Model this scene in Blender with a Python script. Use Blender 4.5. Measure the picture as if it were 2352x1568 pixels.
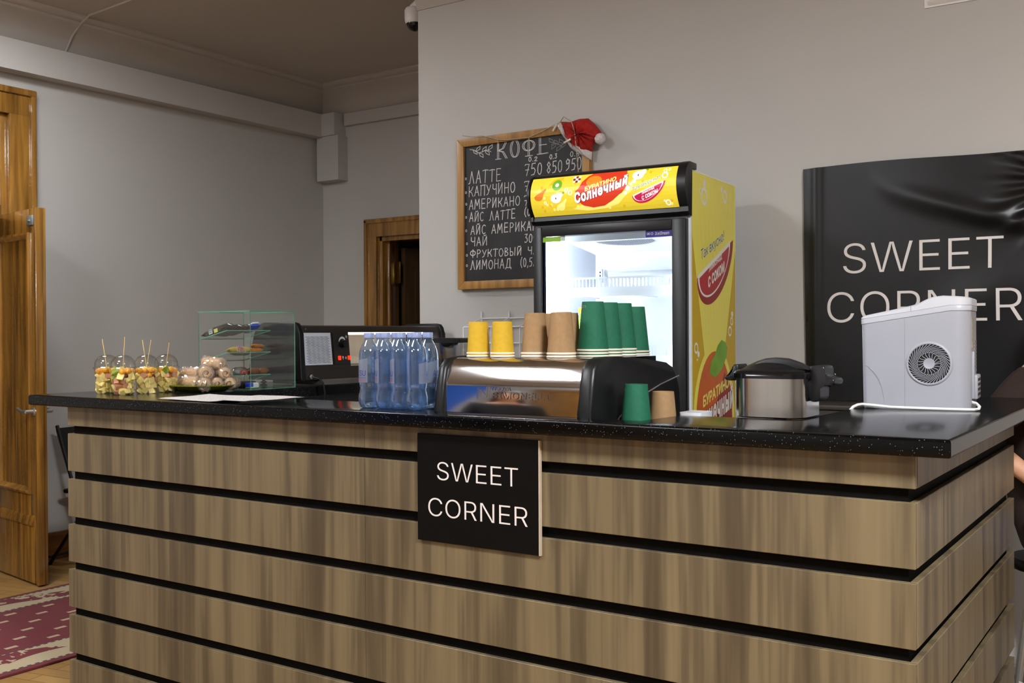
import bpy, bmesh, math, random
from mathutils import Vector, Matrix
random.seed(7)
for o in list(bpy.data.objects): bpy.data.objects.remove(o)
SC = bpy.context.scene
COL = SC.collection
R = math.radians
# ------------------------------------------------------------------ camera, world, lights, exposure
cam_d = bpy.data.cameras.new('camera'); cam = bpy.data.objects.new('camera', cam_d); COL.objects.link(cam)
cam_d.sensor_width = 36.0; cam_d.lens = 36.089; cam_d.clip_start = 0.05
cam.matrix_world = Matrix(((0.82987878, 0.00112431, 0.5579426, 0.0),
                           (0.5579149, 0.0084928, -0.82985471, 0.0),
                           (-0.00567151, 0.9999633, 0.00642072, 1.37), (0, 0, 0, 1)))
SC.camera = cam
SC.view_settings.view_transform = 'Standard'
SC.view_settings.look = 'None'
SC.view_settings.gamma = 1.0
SC.view_settings.use_curve_mapping = False
SC.view_settings.exposure = 0.2
W = bpy.data.worlds.new('world'); SC.world = W; W.use_nodes = True
W.node_tree.nodes['Background'].inputs[0].default_value = (0.8, 0.82, 0.85, 1)
W.node_tree.nodes['Background'].inputs[1].default_value = 0.006
LAMPS = [  # ceiling panels and one added fill: x, y, size x, size y, emission strength
    (0.95, 0.55, 0.6, 0.6, 250.0),
    (-4.75, 2.8, 0.5, 0.5, 46.0),
    (-3.3, 0.55, 0.6, 0.6, 70.0),
    (-3.3, -2.0, 0.6, 0.6, 85.0),  # added fill, brightens the front wall, blue board and counter front
]
CEIL = 3.33

# ------------------------------------------------------------------ helpers
def s2l(c):
    c = c / 255.0
    return c / 12.92 if c <= 0.04045 else ((c + 0.055) / 1.055) ** 2.4
def rgb(r, g, b): return (s2l(r), s2l(g), s2l(b), 1.0)
MATS = {}
def mat(name, col=(200, 200, 200), rough=0.5, metal=0.0, noise=0.0, scale=20.0, coat=0.0, trans=0.0, ior=1.45, emit=None, spec=0.5, bump=0.0, stretch=None):
    """principled material with optional procedural noise in colour and bump"""
    if name in MATS: return MATS[name]
    m = bpy.data.materials.new(name); m.use_nodes = True
    nt = m.node_tree; b = nt.nodes['Principled BSDF']
    b.inputs['Base Color'].default_value = rgb(*col)
    b.inputs['Roughness'].default_value = rough
    b.inputs['Metallic'].default_value = metal
    b.inputs['IOR'].default_value = ior
    b.inputs['Specular IOR Level'].default_value = spec
    b.inputs['Coat Weight'].default_value = coat
    b.inputs['Coat Roughness'].default_value = 0.08
    b.inputs['Transmission Weight'].default_value = trans
    if emit:
        b.inputs['Emission Color'].default_value = rgb(*emit[0]); b.inputs['Emission Strength'].default_value = emit[1]
    if noise > 0 or bump > 0:
        tc = nt.nodes.new('ShaderNodeTexCoord'); mp = nt.nodes.new('ShaderNodeMapping')
        nz = nt.nodes.new('ShaderNodeTexNoise'); nz.inputs['Scale'].default_value = scale; nz.inputs['Detail'].default_value = 5
        if stretch: mp.inputs['Scale'].default_value = stretch
        nt.links.new(tc.outputs['Object'], mp.inputs[0]); nt.links.new(mp.outputs[0], nz.inputs['Vector'])
        if noise > 0:
            cr = nt.nodes.new('ShaderNodeValToRGB')
            c = rgb(*col)
            cr.color_ramp.elements[0].position = 0.3; cr.color_ramp.elements[1].position = 0.7
            cr.color_ramp.elements[0].color = tuple(x * (1 - noise) for x in c[:3]) + (1,)
            cr.color_ramp.elements[1].color = tuple(min(1, x * (1 + noise)) for x in c[:3]) + (1,)
            nt.links.new(nz.outputs[0], cr.inputs[0]); nt.links.new(cr.outputs[0], b.inputs['Base Color'])
        if bump > 0:
            bp = nt.nodes.new('ShaderNodeBump'); bp.inputs['Strength'].default_value = bump; bp.inputs['Distance'].default_value = 0.01
            nt.links.new(nz.outputs[0], bp.inputs['Height']); nt.links.new(bp.outputs[0], b.inputs['Normal'])
    MATS[name] = m
    return m
def clear_mat(name, tint=(235, 242, 245), rough=0.03, edge=0.25, base=0.04, haze=0.0, hcol=(230, 230, 230)):
    """thin clear sheet: tinted see-through with mirror sheen growing at grazing angles"""
    if name in MATS: return MATS[name]
    m = bpy.data.materials.new(name); m.use_nodes = True; nt = m.node_tree; nt.nodes.clear()
    out = nt.nodes.new('ShaderNodeOutputMaterial'); mx = nt.nodes.new('ShaderNodeMixShader')
    tr = nt.nodes.new('ShaderNodeBsdfTransparent'); gl = nt.nodes.new('ShaderNodeBsdfGlossy')
    lw = nt.nodes.new('ShaderNodeLayerWeight'); ma = nt.nodes.new('ShaderNodeMath'); ad = nt.nodes.new('ShaderNodeMath')
    tr.inputs[0].default_value = rgb(*tint); gl.inputs['Roughness'].default_value = rough
    lw.inputs[0].default_value = 0.35
    ma.operation = 'MULTIPLY'; ma.inputs[1].default_value = edge; ad.operation = 'ADD'; ad.inputs[1].default_value = base
    nt.links.new(lw.outputs['Facing'], ma.inputs[0]); nt.links.new(ma.outputs[0], ad.inputs[0]); nt.links.new(ad.outputs[0], mx.inputs[0])
    nt.links.new(tr.outputs[0], mx.inputs[1]); nt.links.new(gl.outputs[0], mx.inputs[2]); nt.links.new(mx.outputs[0], out.inputs[0])
    if haze > 0:
        df = nt.nodes.new('ShaderNodeBsdfDiffuse'); tl = nt.nodes.new('ShaderNodeBsdfTranslucent'); df.inputs[0].default_value = tl.inputs[0].default_value = rgb(*hcol)
        m1 = nt.nodes.new('ShaderNodeMixShader'); m2 = nt.nodes.new('ShaderNodeMixShader'); m2.inputs[0].default_value = haze
        nt.links.new(df.outputs[0], m1.inputs[1]); nt.links.new(tl.outputs[0], m1.inputs[2])
        nt.links.new(mx.outputs[0], m2.inputs[1]); nt.links.new(m1.outputs[0], m2.inputs[2]); nt.links.new(m2.outputs[0], out.inputs[0])
    MATS[name] = m
    return m
def NT(name):
    m = bpy.data.materials.new(name); m.use_nodes = True; MATS[name] = m
    return m, m.node_tree, m.node_tree.nodes['Principled BSDF']
def ramp(nt, stops, fac=None):
    cr = nt.nodes.new('ShaderNodeValToRGB'); e = cr.color_ramp.elements
    while len(e) < len(stops): e.new(0.5)
    for i, (p, c) in enumerate(stops): e[i].position = p; e[i].color = c if len(c) == 4 else rgb(*c)
    if fac is not None: nt.links.new(fac, cr.inputs[0])
    return cr

def tag(o, label=None, cat=None, group=None, kind=None):
    if label: o['label'] = label
    if cat: o['category'] = cat
    if group: o['group'] = group
    if kind: o['kind'] = kind
    return o
def thing(name, label, cat, loc=(0, 0, 0), rz=0.0, group=None, kind=None):
    o = bpy.data.objects.new(name, None); COL.objects.link(o)
    o.empty_display_size = 0.05; o.location = loc; o.rotation_euler = (0, 0, rz)
    return tag(o, label, cat, group, kind)
def build(name, bm, mats, parent=None, world=False, smooth=35, origin=None):
    """link a bmesh as ONE object. world=True: coordinates are world ones, moved into the parent's (unrotated) frame"""
    bmesh.ops.remove_doubles(bm, verts=bm.verts, dist=1e-6)
    bmesh.ops.recalc_face_normals(bm, faces=bm.faces)
    me = bpy.data.meshes.new(name)
    if parent is None and origin is None:
        xs = [v.co for v in bm.verts]
        origin = (sum((min(c[i] for c in xs), max(c[i] for c in xs))) / 2 if i < 2 else min(c[2] for c in xs) for i in range(3))
        origin = Vector(tuple(origin))
    sh = None
    if parent is None: sh = Vector(origin)
    elif world: sh = parent.matrix_basis.translation.copy() if parent.parent is None else Vector(parent['_abs'])
    if sh is not None: bmesh.ops.translate(bm, verts=bm.verts, vec=-sh)
    bm.to_mesh(me); bm.free()
    for m in (mats if isinstance(mats, (list, tuple)) else [mats]): me.materials.append(m)
    if smooth:
        me.polygons.foreach_set('use_smooth', [True] * len(me.polygons)); me.set_sharp_from_angle(angle=R(smooth))
    o = bpy.data.objects.new(name, me); COL.objects.link(o)
    if parent is None: o.location = sh
    else: o.parent = parent
    return o
def sub(name, bm, mats, part, root, smooth=35):
    """a sub-part in the root's world coordinates, child of a part that sits at the root's origin"""
    bmesh.ops.translate(bm, verts=bm.verts, vec=-root.location)
    return build(name, bm, mats, part, smooth=smooth)
def copy_tree(o, parent=None):
    c = o.copy(); COL.objects.link(c)
    if parent: c.parent = parent
    for ch in [k for k in bpy.data.objects if k.parent == o]: copy_tree(ch, c)
    return c
def B(): return bmesh.new()
def box(bm, a, b, bev=0.0, seg=2, mi=0, M=None):
    x0, x1 = sorted((a[0], b[0])); y0, y1 = sorted((a[1], b[1])); z0, z1 = sorted((a[2], b[2]))
    t = bmesh.new()
    vs = [t.verts.new((x, y, z)) for x in (x0, x1) for y in (y0, y1) for z in (z0, z1)]
    for f in ((0, 1, 3, 2), (4, 6, 7, 5), (0, 4, 5, 1), (2, 3, 7, 6), (0, 2, 6, 4), (1, 5, 7, 3)): t.faces.new([vs[i] for i in f])
    if bev: bmesh.ops.bevel(t, geom=t.edges[:] , offset=bev, segments=seg, affect='EDGES', profile=0.5)
    return merge(bm, t, mi, M)
def merge(bm, t, mi=0, M=None):
    mp = {}
    for v in t.verts: mp[v] = bm.verts.new(M @ v.co if M else v.co)
    for f in t.faces:
        try: g = bm.faces.new([mp[v] for v in f.verts]); g.material_index = mi if mi is not None else f.material_index
        except ValueError: pass
    t.free()
    return bm
def lathe(bm, prof, n=32, c=(0, 0, 0), mi=0, M=None, fn=None):
    """profile of (r, z) turned about z"""
    rings = []
    for r, z in prof:
        if r < 1e-6: rings.append([bm.verts.new(T3(M, (c[0], c[1], c[2] + z)))])
        else:
            ring = []
            for i in range(n):
                a = 2 * math.pi * i / n; k = fn(a, r, z) if fn else 1.0
                ring.append(bm.verts.new(T3(M, (c[0] + r * k * math.cos(a), c[1] + r * k * math.sin(a), c[2] + z))))
            rings.append(ring)
    for A, Bq in zip(rings, rings[1:]):
        for i in range(n):
            j = (i + 1) % n
            try:
                if len(A) == 1 and len(Bq) == 1: continue
                if len(A) == 1: f = bm.faces.new((A[0], Bq[i], Bq[j]))
                elif len(Bq) == 1: f = bm.faces.new((A[i], A[j], Bq[0]))
                else: f = bm.faces.new((A[i], A[j], Bq[j], Bq[i]))
                f.material_index = mi
            except ValueError: pass
    return bm
def T3(M, p): return M @ Vector(p) if M else Vector(p)
def tube(bm, pts, r, n=8, mi=0, cap=True):
    pts = [Vector(p) for p in pts]; rings = []
    rad = r if isinstance(r, (list, tuple)) else [r] * len(pts)
    up = Vector((0, 0, 1)); prev = None
    for i, p in enumerate(pts):
        d = (pts[min(i + 1, len(pts) - 1)] - pts[max(i - 1, 0)]).normalized()
        u = prev if prev else (up if abs(d.z) < 0.9 else Vector((1, 0, 0)))
        x = (u - d * u.dot(d)).normalized(); y = d.cross(x); prev = x
        rings.append([bm.verts.new(p + (x * math.cos(2 * math.pi * k / n) + y * math.sin(2 * math.pi * k / n)) * rad[i]) for k in range(n)])
    for A, Bq in zip(rings, rings[1:]):
        for k in range(n): bm.faces.new((A[k], A[(k + 1) % n], Bq[(k + 1) % n], Bq[k])).material_index = mi
    if cap:
        bm.faces.new(rings[0]).material_index = mi; bm.faces.new(rings[-1]).material_index = mi
    return bm
def prism(bm, poly, d0, d1, axis='y', bev=0.0, seg=2, mi=0, M=None):
    """2D outline extruded along an axis. poly in the other two axes' order (x,z) for y, (y,z) for x, (x,y) for z"""
    def P(q, d): return {'y': (q[0], d, q[1]), 'x': (d, q[0], q[1]), 'z': (q[0], q[1], d)}[axis]
    t = bmesh.new()
    a = [t.verts.new(P(q, d0)) for q in poly]; b = [t.verts.new(P(q, d1)) for q in poly]; n = len(poly)
    t.faces.new(a); t.faces.new(b[::-1])
    for i in range(n): t.faces.new((a[i], b[i], b[(i + 1) % n], a[(i + 1) % n]))
    if bev:
        es = [e for e in t.edges if (e.verts[0] in a) == (e.verts[1] in a)]
        bmesh.ops.bevel(t, geom=es, offset=bev, segments=seg, affect='EDGES', profile=0.5)
    return merge(bm, t, mi, M)
def rrect(x0, x1, y0, y1, r, n=5):
    out = []
    for cx, cy, a0 in ((x1 - r, y0 + r, -90), (x1 - r, y1 - r, 0), (x0 + r, y1 - r, 90), (x0 + r, y0 + r, 180)):
        for k in range(n + 1):
            a = R(a0 + 90 * k / n); out.append((cx + r * math.cos(a), cy + r * math.sin(a)))
    return out
def loft(bm, rings, mi=0, cap=True):
    V = [[bm.verts.new(p) for p in r] for r in rings]; n = len(V[0])
    for A, Bq in zip(V, V[1:]):
        for k in range(n): bm.faces.new((A[k], A[(k + 1) % n], Bq[(k + 1) % n], Bq[k])).material_index = mi
    if cap: bm.faces.new(V[0]).material_index = mi; bm.faces.new(V[-1]).material_index = mi
    return bm
def grid(bm, nu, nv, fn, mi=0, thick=None):
    V = [[bm.verts.new(fn(i / nu, j / nv)) for j in range(nv + 1)] for i in range(nu + 1)]
    for i in range(nu):
        for j in range(nv): bm.faces.new((V[i][j], V[i + 1][j], V[i + 1][j + 1], V[i][j + 1])).material_index = mi
    if thick: bmesh.ops.solidify(bm, geom=bm.faces[:], thickness=thick)
    return bm
def chaikin(p, n=2):
    for _ in range(n): p = [q for a, b in zip(p, p[1:] + p[:1]) for q in ((a[0] * .75 + b[0] * .25, a[1] * .75 + b[1] * .25), (a[0] * .25 + b[0] * .75, a[1] * .25 + b[1] * .75))]
    return p
def ell(cx, cy, rx, ry, a0=0, a1=360, n=24):
    return [(cx + rx * math.cos(R(a0 + (a1 - a0) * k / n)), cy + ry * math.sin(R(a0 + (a1 - a0) * k / n))) for k in range(n + (0 if abs(a1 - a0) == 360 else 1))]
FONT = None
try:                                   # Blender's own interface typeface; its built-in one serves if that is missing
    import os
    FONT = bpy.data.fonts.load(os.path.join(bpy.utils.resource_path('LOCAL'), 'datafiles', 'fonts', 'Inter.woff2'))
except Exception: FONT = None
from mathutils.geometry import delaunay_2d_cdt
def area2(p): return sum(a.x * b.y - b.x * a.y for a, b in zip(p, p[1:] + p[:1])) / 2
def text_bm(s, shear=0.0, bold=0.0, depth=0.0, space=1.0):
    """writing as a mesh in the xy plane, scaled so that its box is 0..1 by 0..1; overlapping strokes of a letter are filled one by one"""
    cu = bpy.data.curves.new('t', 'FONT'); cu.body = s; cu.shear = shear; cu.space_character = space
    if FONT: cu.font = FONT
    ob = bpy.data.objects.new('t', cu); COL.objects.link(ob)
    dg = bpy.context.evaluated_depsgraph_get(); dg.update()
    cv = ob.evaluated_get(dg).to_curve(dg); loops = []
    for sp in cv.splines:
        P = []; bp = sp.bezier_points; n = len(bp)
        for k in range(n):
            a, b = bp[k], bp[(k + 1) % n]; p0, p1, p2, p3 = a.co, a.handle_right, b.handle_left, b.co
            straight = ((p1 - p0).cross(p3 - p0).length + (p2 - p0).cross(p3 - p0).length) < 1e-5
            m_ = 1 if straight else 5
            for q in range(m_):
                t = q / m_; P.append((p0 * (1 - t) ** 3 + p1 * 3 * t * (1 - t) ** 2 + p2 * 3 * t * t * (1 - t) + p3 * t ** 3).to_2d())
        Q = [p for k, p in enumerate(P) if (p - P[k - 1]).length > 1e-6]
        if len(Q) > 2: loops.append(Q)
    ob.evaluated_get(dg).to_curve_clear(); bpy.data.objects.remove(ob); bpy.data.curves.remove(cu)
    big = max(loops, key=lambda p: abs(area2(p))); sg_ = 1 if area2(big) > 0 else -1
    if bold:
        out = []
        for p in loops:
            n = len(p); q = []
            for k in range(n):
                d0 = (p[k] - p[k - 1]).normalized(); d1 = (p[(k + 1) % n] - p[k]).normalized()
                nn = Vector((d0.y + d1.y, -d0.x - d1.x)); L_ = nn.length
                nn = nn / L_ if L_ > 1e-4 else Vector((d0.y, -d0.x))
                q.append(p[k] + nn * sg_ * bold / max(.45, nn.dot(Vector((d0.y, -d0.x)))))
            out.append(q)
        loops = out
    pts, eds = [], []
    for p in loops:
        k = len(pts); pts += [v.copy() for v in p]; eds += [(k + m_, k + (m_ + 1) % len(p)) for m_ in range(len(p))]
    cv_, ce_, cf_, *_ = delaunay_2d_cdt(pts, eds, [], 0, 1e-7)
    def wind(q):
        w = 0
        for p in loops:
            for a, b in zip(p, p[1:] + p[:1]):
                if (a.y <= q.y) != (b.y <= q.y):
                    x = a.x + (q.y - a.y) * (b.x - a.x) / (b.y - a.y)
                    if x > q.x: w += 1 if b.y > a.y else -1
        return w
    t = bmesh.new(); vs = [t.verts.new((v.x, v.y, 0)) for v in cv_]
    for f in cf_:
        c = sum((cv_[k] for k in f), Vector((0, 0))) / len(f)
        if wind(c):
            try: t.faces.new([vs[k] for k in f])
            except ValueError: pass
    bmesh.ops.delete(t, geom=[v for v in t.verts if not v.link_faces], context='VERTS')
    if depth:
        r_ = bmesh.ops.extrude_face_region(t, geom=t.faces[:]); bmesh.ops.translate(t, verts=[g for g in r_['geom'] if isinstance(g, bmesh.types.BMVert)], vec=(0, 0, depth))
    xs = [v.co.x for v in t.verts]; ys = [v.co.y for v in t.verts]
    x0, x1, y0, y1 = min(xs), max(xs), min(ys), max(ys)
    for v in t.verts: v.co.x = (v.co.x - x0) / (x1 - x0); v.co.y = (v.co.y - y0) / (y1 - y0)
    return t, (x1 - x0) / (y1 - y0)
def put_text(bm, s, fn, mi=0, depth=0.0, **k):
    """fn maps (u,v,w) of the unit box to a point; w is the letter's own thickness direction"""
    t, _ = text_bm(s, depth=depth, **k)
    for v in t.verts: v.co = Vector(fn(v.co.x, v.co.y, v.co.z))
    return merge(bm, t, mi)

# ------------------------------------------------------------------ materials
def wall_mat(name, col, bump=0.15):
    m, nt, b = NT(name)
    tc = nt.nodes.new('ShaderNodeTexCoord'); n1 = nt.nodes.new('ShaderNodeTexNoise'); n1.inputs['Scale'].default_value = 1.1; n1.inputs['Detail'].default_value = 4
    n2 = nt.nodes.new('ShaderNodeTexNoise'); n2.inputs['Scale'].default_value = 160
    nt.links.new(tc.outputs['Object'], n1.inputs['Vector']); nt.links.new(tc.outputs['Object'], n2.inputs['Vector'])
    c = rgb(*col); cr = ramp(nt, [(0.3, tuple(x * 0.95 for x in c[:3]) + (1,)), (0.7, c)], n1.outputs[0])
    nt.links.new(cr.outputs[0], b.inputs['Base Color']); b.inputs['Roughness'].default_value = 0.75
    bp = nt.nodes.new('ShaderNodeBump'); bp.inputs['Strength'].default_value = bump; bp.inputs['Distance'].default_value = 0.002
    nt.links.new(n2.outputs[0], bp.inputs['Height']); nt.links.new(bp.outputs[0], b.inputs['Normal'])
    return m
M_WALL = wall_mat('painted_wall', (184, 180, 174))
M_CEIL = wall_mat('painted_ceiling', (182, 175, 166), 0.08)
def laminate(name, light=(105, 91, 66), dark=(72, 60, 43), rough=0.42):
    m, nt, b = NT(name)
    tc = nt.nodes.new('ShaderNodeTexCoord')
    def nz(sx, sy, sz, sc, det, dist=0.0):
        mp = nt.nodes.new('ShaderNodeMapping'); mp.inputs['Scale'].default_value = (sx, sy, sz)
        n = nt.nodes.new('ShaderNodeTexNoise'); n.inputs['Scale'].default_value = sc; n.inputs['Detail'].default_value = det; n.inputs['Distortion'].default_value = dist
        nt.links.new(tc.outputs['Object'], mp.inputs[0]); nt.links.new(mp.outputs[0], n.inputs['Vector']); return n
    a = nz(1, 1, 0.06, 16, 3, 0.3); c = nz(1, 1, 0.025, 75, 3); d = nz(1, 1, 0.05, 6, 2, 0.4)
    def mth(op, x, y):
        q = nt.nodes.new('ShaderNodeMath'); q.operation = op
        for i, v in enumerate((x, y)):
            if isinstance(v, float): q.inputs[i].default_value = v
            else: nt.links.new(v, q.inputs[i])
        return q.outputs[0]
    f = mth('ADD', mth('MULTIPLY', a.outputs[0], 0.55), mth('ADD', mth('MULTIPLY', c.outputs[0], 0.25), mth('MULTIPLY', d.outputs[0], 0.35)))
    cr = ramp(nt, [(0.44, dark), (0.54, tuple((p + q) / 2 for p, q in zip(light, dark))), (0.60, light), (0.72, tuple(min(255, p * 1.1) for p in light))], f)
    nt.links.new(cr.outputs[0], b.inputs['Base Color']); b.inputs['Roughness'].default_value = rough
    bp = nt.nodes.new('ShaderNodeBump'); bp.inputs['Strength'].default_value = 0.05; bp.inputs['Distance'].default_value = 0.002
    nt.links.new(c.outputs[0], bp.inputs['Height']); nt.links.new(bp.outputs[0], b.inputs['Normal'])
    return m
M_LAM = laminate('walnut_laminate')
def varnish(name, light, dark, axis=2, rough=0.25, coat=1.0):
    m, nt, b = NT(name)
    tc = nt.nodes.new('ShaderNodeTexCoord'); mp = nt.nodes.new('ShaderNodeMapping')
    sc = [1, 1, 1]; sc[axis] = 0.07; mp.inputs['Scale'].default_value = sc
    n = nt.nodes.new('ShaderNodeTexNoise'); n.inputs['Scale'].default_value = 22; n.inputs['Detail'].default_value = 6; n.inputs['Distortion'].default_value = 0.5
    nt.links.new(tc.outputs['Object'], mp.inputs[0]); nt.links.new(mp.outputs[0], n.inputs['Vector'])
    cr = ramp(nt, [(0.35, dark), (0.65, light)], n.outputs[0]); nt.links.new(cr.outputs[0], b.inputs['Base Color'])
    b.inputs['Roughness'].default_value = rough; b.inputs['Coat Weight'].default_value = coat; b.inputs['Coat Roughness'].default_value = 0.1
    n2 = nt.nodes.new('ShaderNodeTexNoise'); n2.inputs['Scale'].default_value = 55
    nt.links.new(tc.outputs['Object'], n2.inputs['Vector'])
    bp = nt.nodes.new('ShaderNodeBump'); bp.inputs['Strength'].default_value = 0.25; bp.inputs['Distance'].default_value = 0.003
    nt.links.new(n2.outputs[0], bp.inputs['Height']); nt.links.new(bp.outputs[0], b.inputs['Normal']); nt.links.new(bp.outputs[0], b.inputs['Coat Normal'])
    return m
M_DOOR = varnish('varnished_oak', (160, 114, 46), (108, 72, 26))
M_FRAME = varnish('board_frame_oak', (178, 130, 62), (136, 94, 38), 2, 0.4, 0.1)
M_BASE = varnish('baseboard_oak', (140, 84, 26), (96, 54, 14), 1)
def speckle():
    m, nt, b = NT('black_speckled_stone')
    tc = nt.nodes.new('ShaderNodeTexCoord'); vo = nt.nodes.new('ShaderNodeTexVoronoi'); vo.inputs['Scale'].default_value = 205
    nt.links.new(tc.outputs['Object'], vo.inputs['Vector'])
    lt = nt.nodes.new('ShaderNodeMath'); lt.operation = 'LESS_THAN'; lt.inputs[1].default_value = 0.24; nt.links.new(vo.outputs['Distance'], lt.inputs[0])
    sp = nt.nodes.new('ShaderNodeSeparateColor'); nt.links.new(vo.outputs['Color'], sp.inputs[0])
    gt = nt.nodes.new('ShaderNodeMath'); gt.operation = 'GREATER_THAN'; gt.inputs[1].default_value = 0.68; nt.links.new(sp.outputs[0], gt.inputs[0])
    mu = nt.nodes.new('ShaderNodeMath'); mu.operation = 'MULTIPLY'; nt.links.new(lt.outputs[0], mu.inputs[0]); nt.links.new(gt.outputs[0], mu.inputs[1])
    mx = nt.nodes.new('ShaderNodeMix'); mx.data_type = 'RGBA'
    mx.inputs[6].default_value = rgb(5, 5, 5); mx.inputs[7].default_value = rgb(74, 77, 82)
    nt.links.new(mu.outputs[0], mx.inputs[0]); nt.links.new(mx.outputs[2], b.inputs['Base Color'])
    b.inputs['Roughness'].default_value = 0.16; b.inputs['Specular IOR Level'].default_value = 0.18
    return m
M_STONE = speckle()
def parquet():
    m, nt, b = NT('oak_parquet')
    tc = nt.nodes.new('ShaderNodeTexCoord'); mp = nt.nodes.new('ShaderNodeMapping'); mp.inputs['Rotation'].default_value = (0, 0, R(-12))
    br = nt.nodes.new('ShaderNodeTexBrick'); br.inputs['Scale'].default_value = 1.0; br.inputs['Brick Width'].default_value = 0.42; br.inputs['Row Height'].default_value = 0.07
    br.inputs['Mortar Size'].default_value = 0.0016; br.inputs['Color1'].default_value = rgb(168, 132, 78); br.inputs['Color2'].default_value = rgb(146, 110, 62); br.inputs['Mortar'].default_value = rgb(70, 44, 16)
    nt.links.new(tc.outputs['Object'], mp.inputs[0]); nt.links.new(mp.outputs[0], br.inputs['Vector'])
    nt.links.new(br.outputs['Color'], b.inputs['Base Color']); b.inputs['Roughness'].default_value = 0.32; b.inputs['Coat Weight'].default_value = 0.3
    return m
M_FLOOR = parquet()
M_BLK = mat('black_plastic', (17, 17, 18), 0.38, noise=0.15, scale=60)
M_BLKG = mat('black_gloss', (11, 11, 12), 0.14, noise=0.1, scale=40)
M_GAP = mat('black_batten', (12, 10, 8), 0.8, spec=0.08, noise=0.2, scale=40)
M_BROWN = mat('dark_brown_metal', (46, 40, 35), 0.35, metal=0.3, noise=0.1)
M_WHITE = mat('white_paint', (225, 223, 220), 0.5, noise=0.03)
M_LETTER = mat('white_lettering', (214, 206, 200), 0.6, noise=0.03)
M_CHROME = mat('polished_steel', (205, 202, 200), 0.06, metal=1.0, noise=0.03, scale=6)
M_STEEL = mat('brushed_steel', (190, 188, 185), 0.16, metal=1.0, noise=0.06, scale=60, stretch=(1, 1, 0.02))
M_ALU = mat('grey_metal', (178, 176, 172), 0.3, metal=0.8, noise=0.05)
M_GLASS = clear_mat('clear_glass', (251, 254, 252), 0.02, 0.16, 0.012)
M_GEDGE = mat('green_glass_edge', (96, 150, 122), 0.2, noise=0.1)
M_PET = clear_mat('blue_plastic_with_reflection_haze', (228, 241, 255), 0.03, 0.65, 0.05, 0.065, (190, 222, 255))  # pale blue haze paints the blue board's reflection into the tinted shell
M_CUPC = clear_mat('clear_cup_plastic', (246, 248, 248), 0.05, 0.4, 0.04)
M_FILM = clear_mat('cling_film', (246, 244, 242), 0.14, 0.6, 0.14, 0.16, (236, 226, 220))
M_LAMP = mat('lamp_diffuser', (255, 250, 240), 0.5, emit=((255, 248, 238), 1.0))

# ------------------------------------------------------------------ the room
LX, BY, MY, MX, RX, FY = -5.9, 6.05, 4.3, -3.486, 6.5, -3.4     # left wall, back wall of the recess, bar wall and its end, right wall, front wall
bm = B(); box(bm, (LX - 2.2, FY - .2, -.1), (RX + .2, BY + 2.4, 0)); tag(build('floor', bm, M_FLOOR), kind='structure')
bm = B(); box(bm, (LX - .2, FY - .2, CEIL), (RX + .2, BY + .2, CEIL + .1)); tag(build('ceiling', bm, M_CEIL), kind='structure')
# left wall with its door opening (y 1.35..3.43, up to 2.72)
bm = B()
box(bm, (LX - .2, 3.43, 0), (LX, BY + .2, CEIL)); box(bm, (LX - .2, FY, 0), (LX, 1.35, CEIL)); box(bm, (LX - .2, 1.35, 2.72), (LX, 3.43, CEIL))
tag(build('wall_left', bm, M_WALL), kind='structure')
# back wall of the recess with a doorway (x -5.30..-4.45, up to 2.14)
bm = B()
box(bm, (LX, BY, 0), (-5.30, BY + .2, CEIL)); box(bm, (-5.30, BY, 2.14), (-4.42, BY + .2, CEIL)); box(bm, (-4.42, BY, 0), (MX, BY + .2, CEIL))
tag(build('wall_back', bm, M_WALL), kind='structure')
bm = B(); box(bm, (MX, MY, 0), (RX + .2, BY + .2, CEIL)); tag(build('wall_bar', bm, M_WALL), kind='structure')
bm = B(); box(bm, (RX, FY, 0), (RX + .2, MY, CEIL)); tag(build('wall_right', bm, M_WALL), kind='structure')
bm = B(); box(bm, (LX - .2, FY - .2, 0), (RX + .2, FY, CEIL)); tag(build('wall_front', bm, M_WALL), kind='structure')
# passage seen through the recess doorway
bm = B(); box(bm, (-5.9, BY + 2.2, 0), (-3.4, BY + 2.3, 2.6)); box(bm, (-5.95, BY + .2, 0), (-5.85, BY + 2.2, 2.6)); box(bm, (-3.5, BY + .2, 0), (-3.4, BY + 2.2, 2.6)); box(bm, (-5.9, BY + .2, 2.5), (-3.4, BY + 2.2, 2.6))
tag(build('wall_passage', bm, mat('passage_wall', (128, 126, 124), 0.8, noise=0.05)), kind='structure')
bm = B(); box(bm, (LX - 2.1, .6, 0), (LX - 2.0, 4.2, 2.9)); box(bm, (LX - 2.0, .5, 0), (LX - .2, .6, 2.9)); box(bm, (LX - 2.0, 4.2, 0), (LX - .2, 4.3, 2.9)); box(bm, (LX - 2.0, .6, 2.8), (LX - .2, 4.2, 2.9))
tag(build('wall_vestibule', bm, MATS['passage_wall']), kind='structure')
# cornices: cove profile (d from wall, z)
COVE = [(0, 3.125), (0.012, 3.125), (0.03, 3.15), (0.055, 3.19), (0.09, 3.225), (0.135, 3.255), (0.18, 3.275), (0.2, 3.285), (0.2, 3.30), (0.215, 3.30), (0.235, 3.31), (0.25, 3.318), (0.25, CEIL), (0, CEIL)]
bm = B()
for A, Bq, na, nb in (((LX, FY), (LX, BY), (1, 1), (1, -1)), ((LX, BY), (MX, BY), (1, -1), (-0.001, -1))):
    loft(bm, [[(A[0] + d * na[0], A[1] + d * na[1], z) for d, z in COVE], [(Bq[0] + d * nb[0], Bq[1] + d * nb[1], z) for d, z in COVE]])
tag(build('trim_1', bm, M_CEIL), kind='structure')
bm = B(); loft(bm, [[(MX, MY - d * .6, 3.108 + (z - 3.125)) for d, z in COVE], [(RX, MY - d * .6, 3.108 + (z - 3.125)) for d, z in COVE]])
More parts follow.
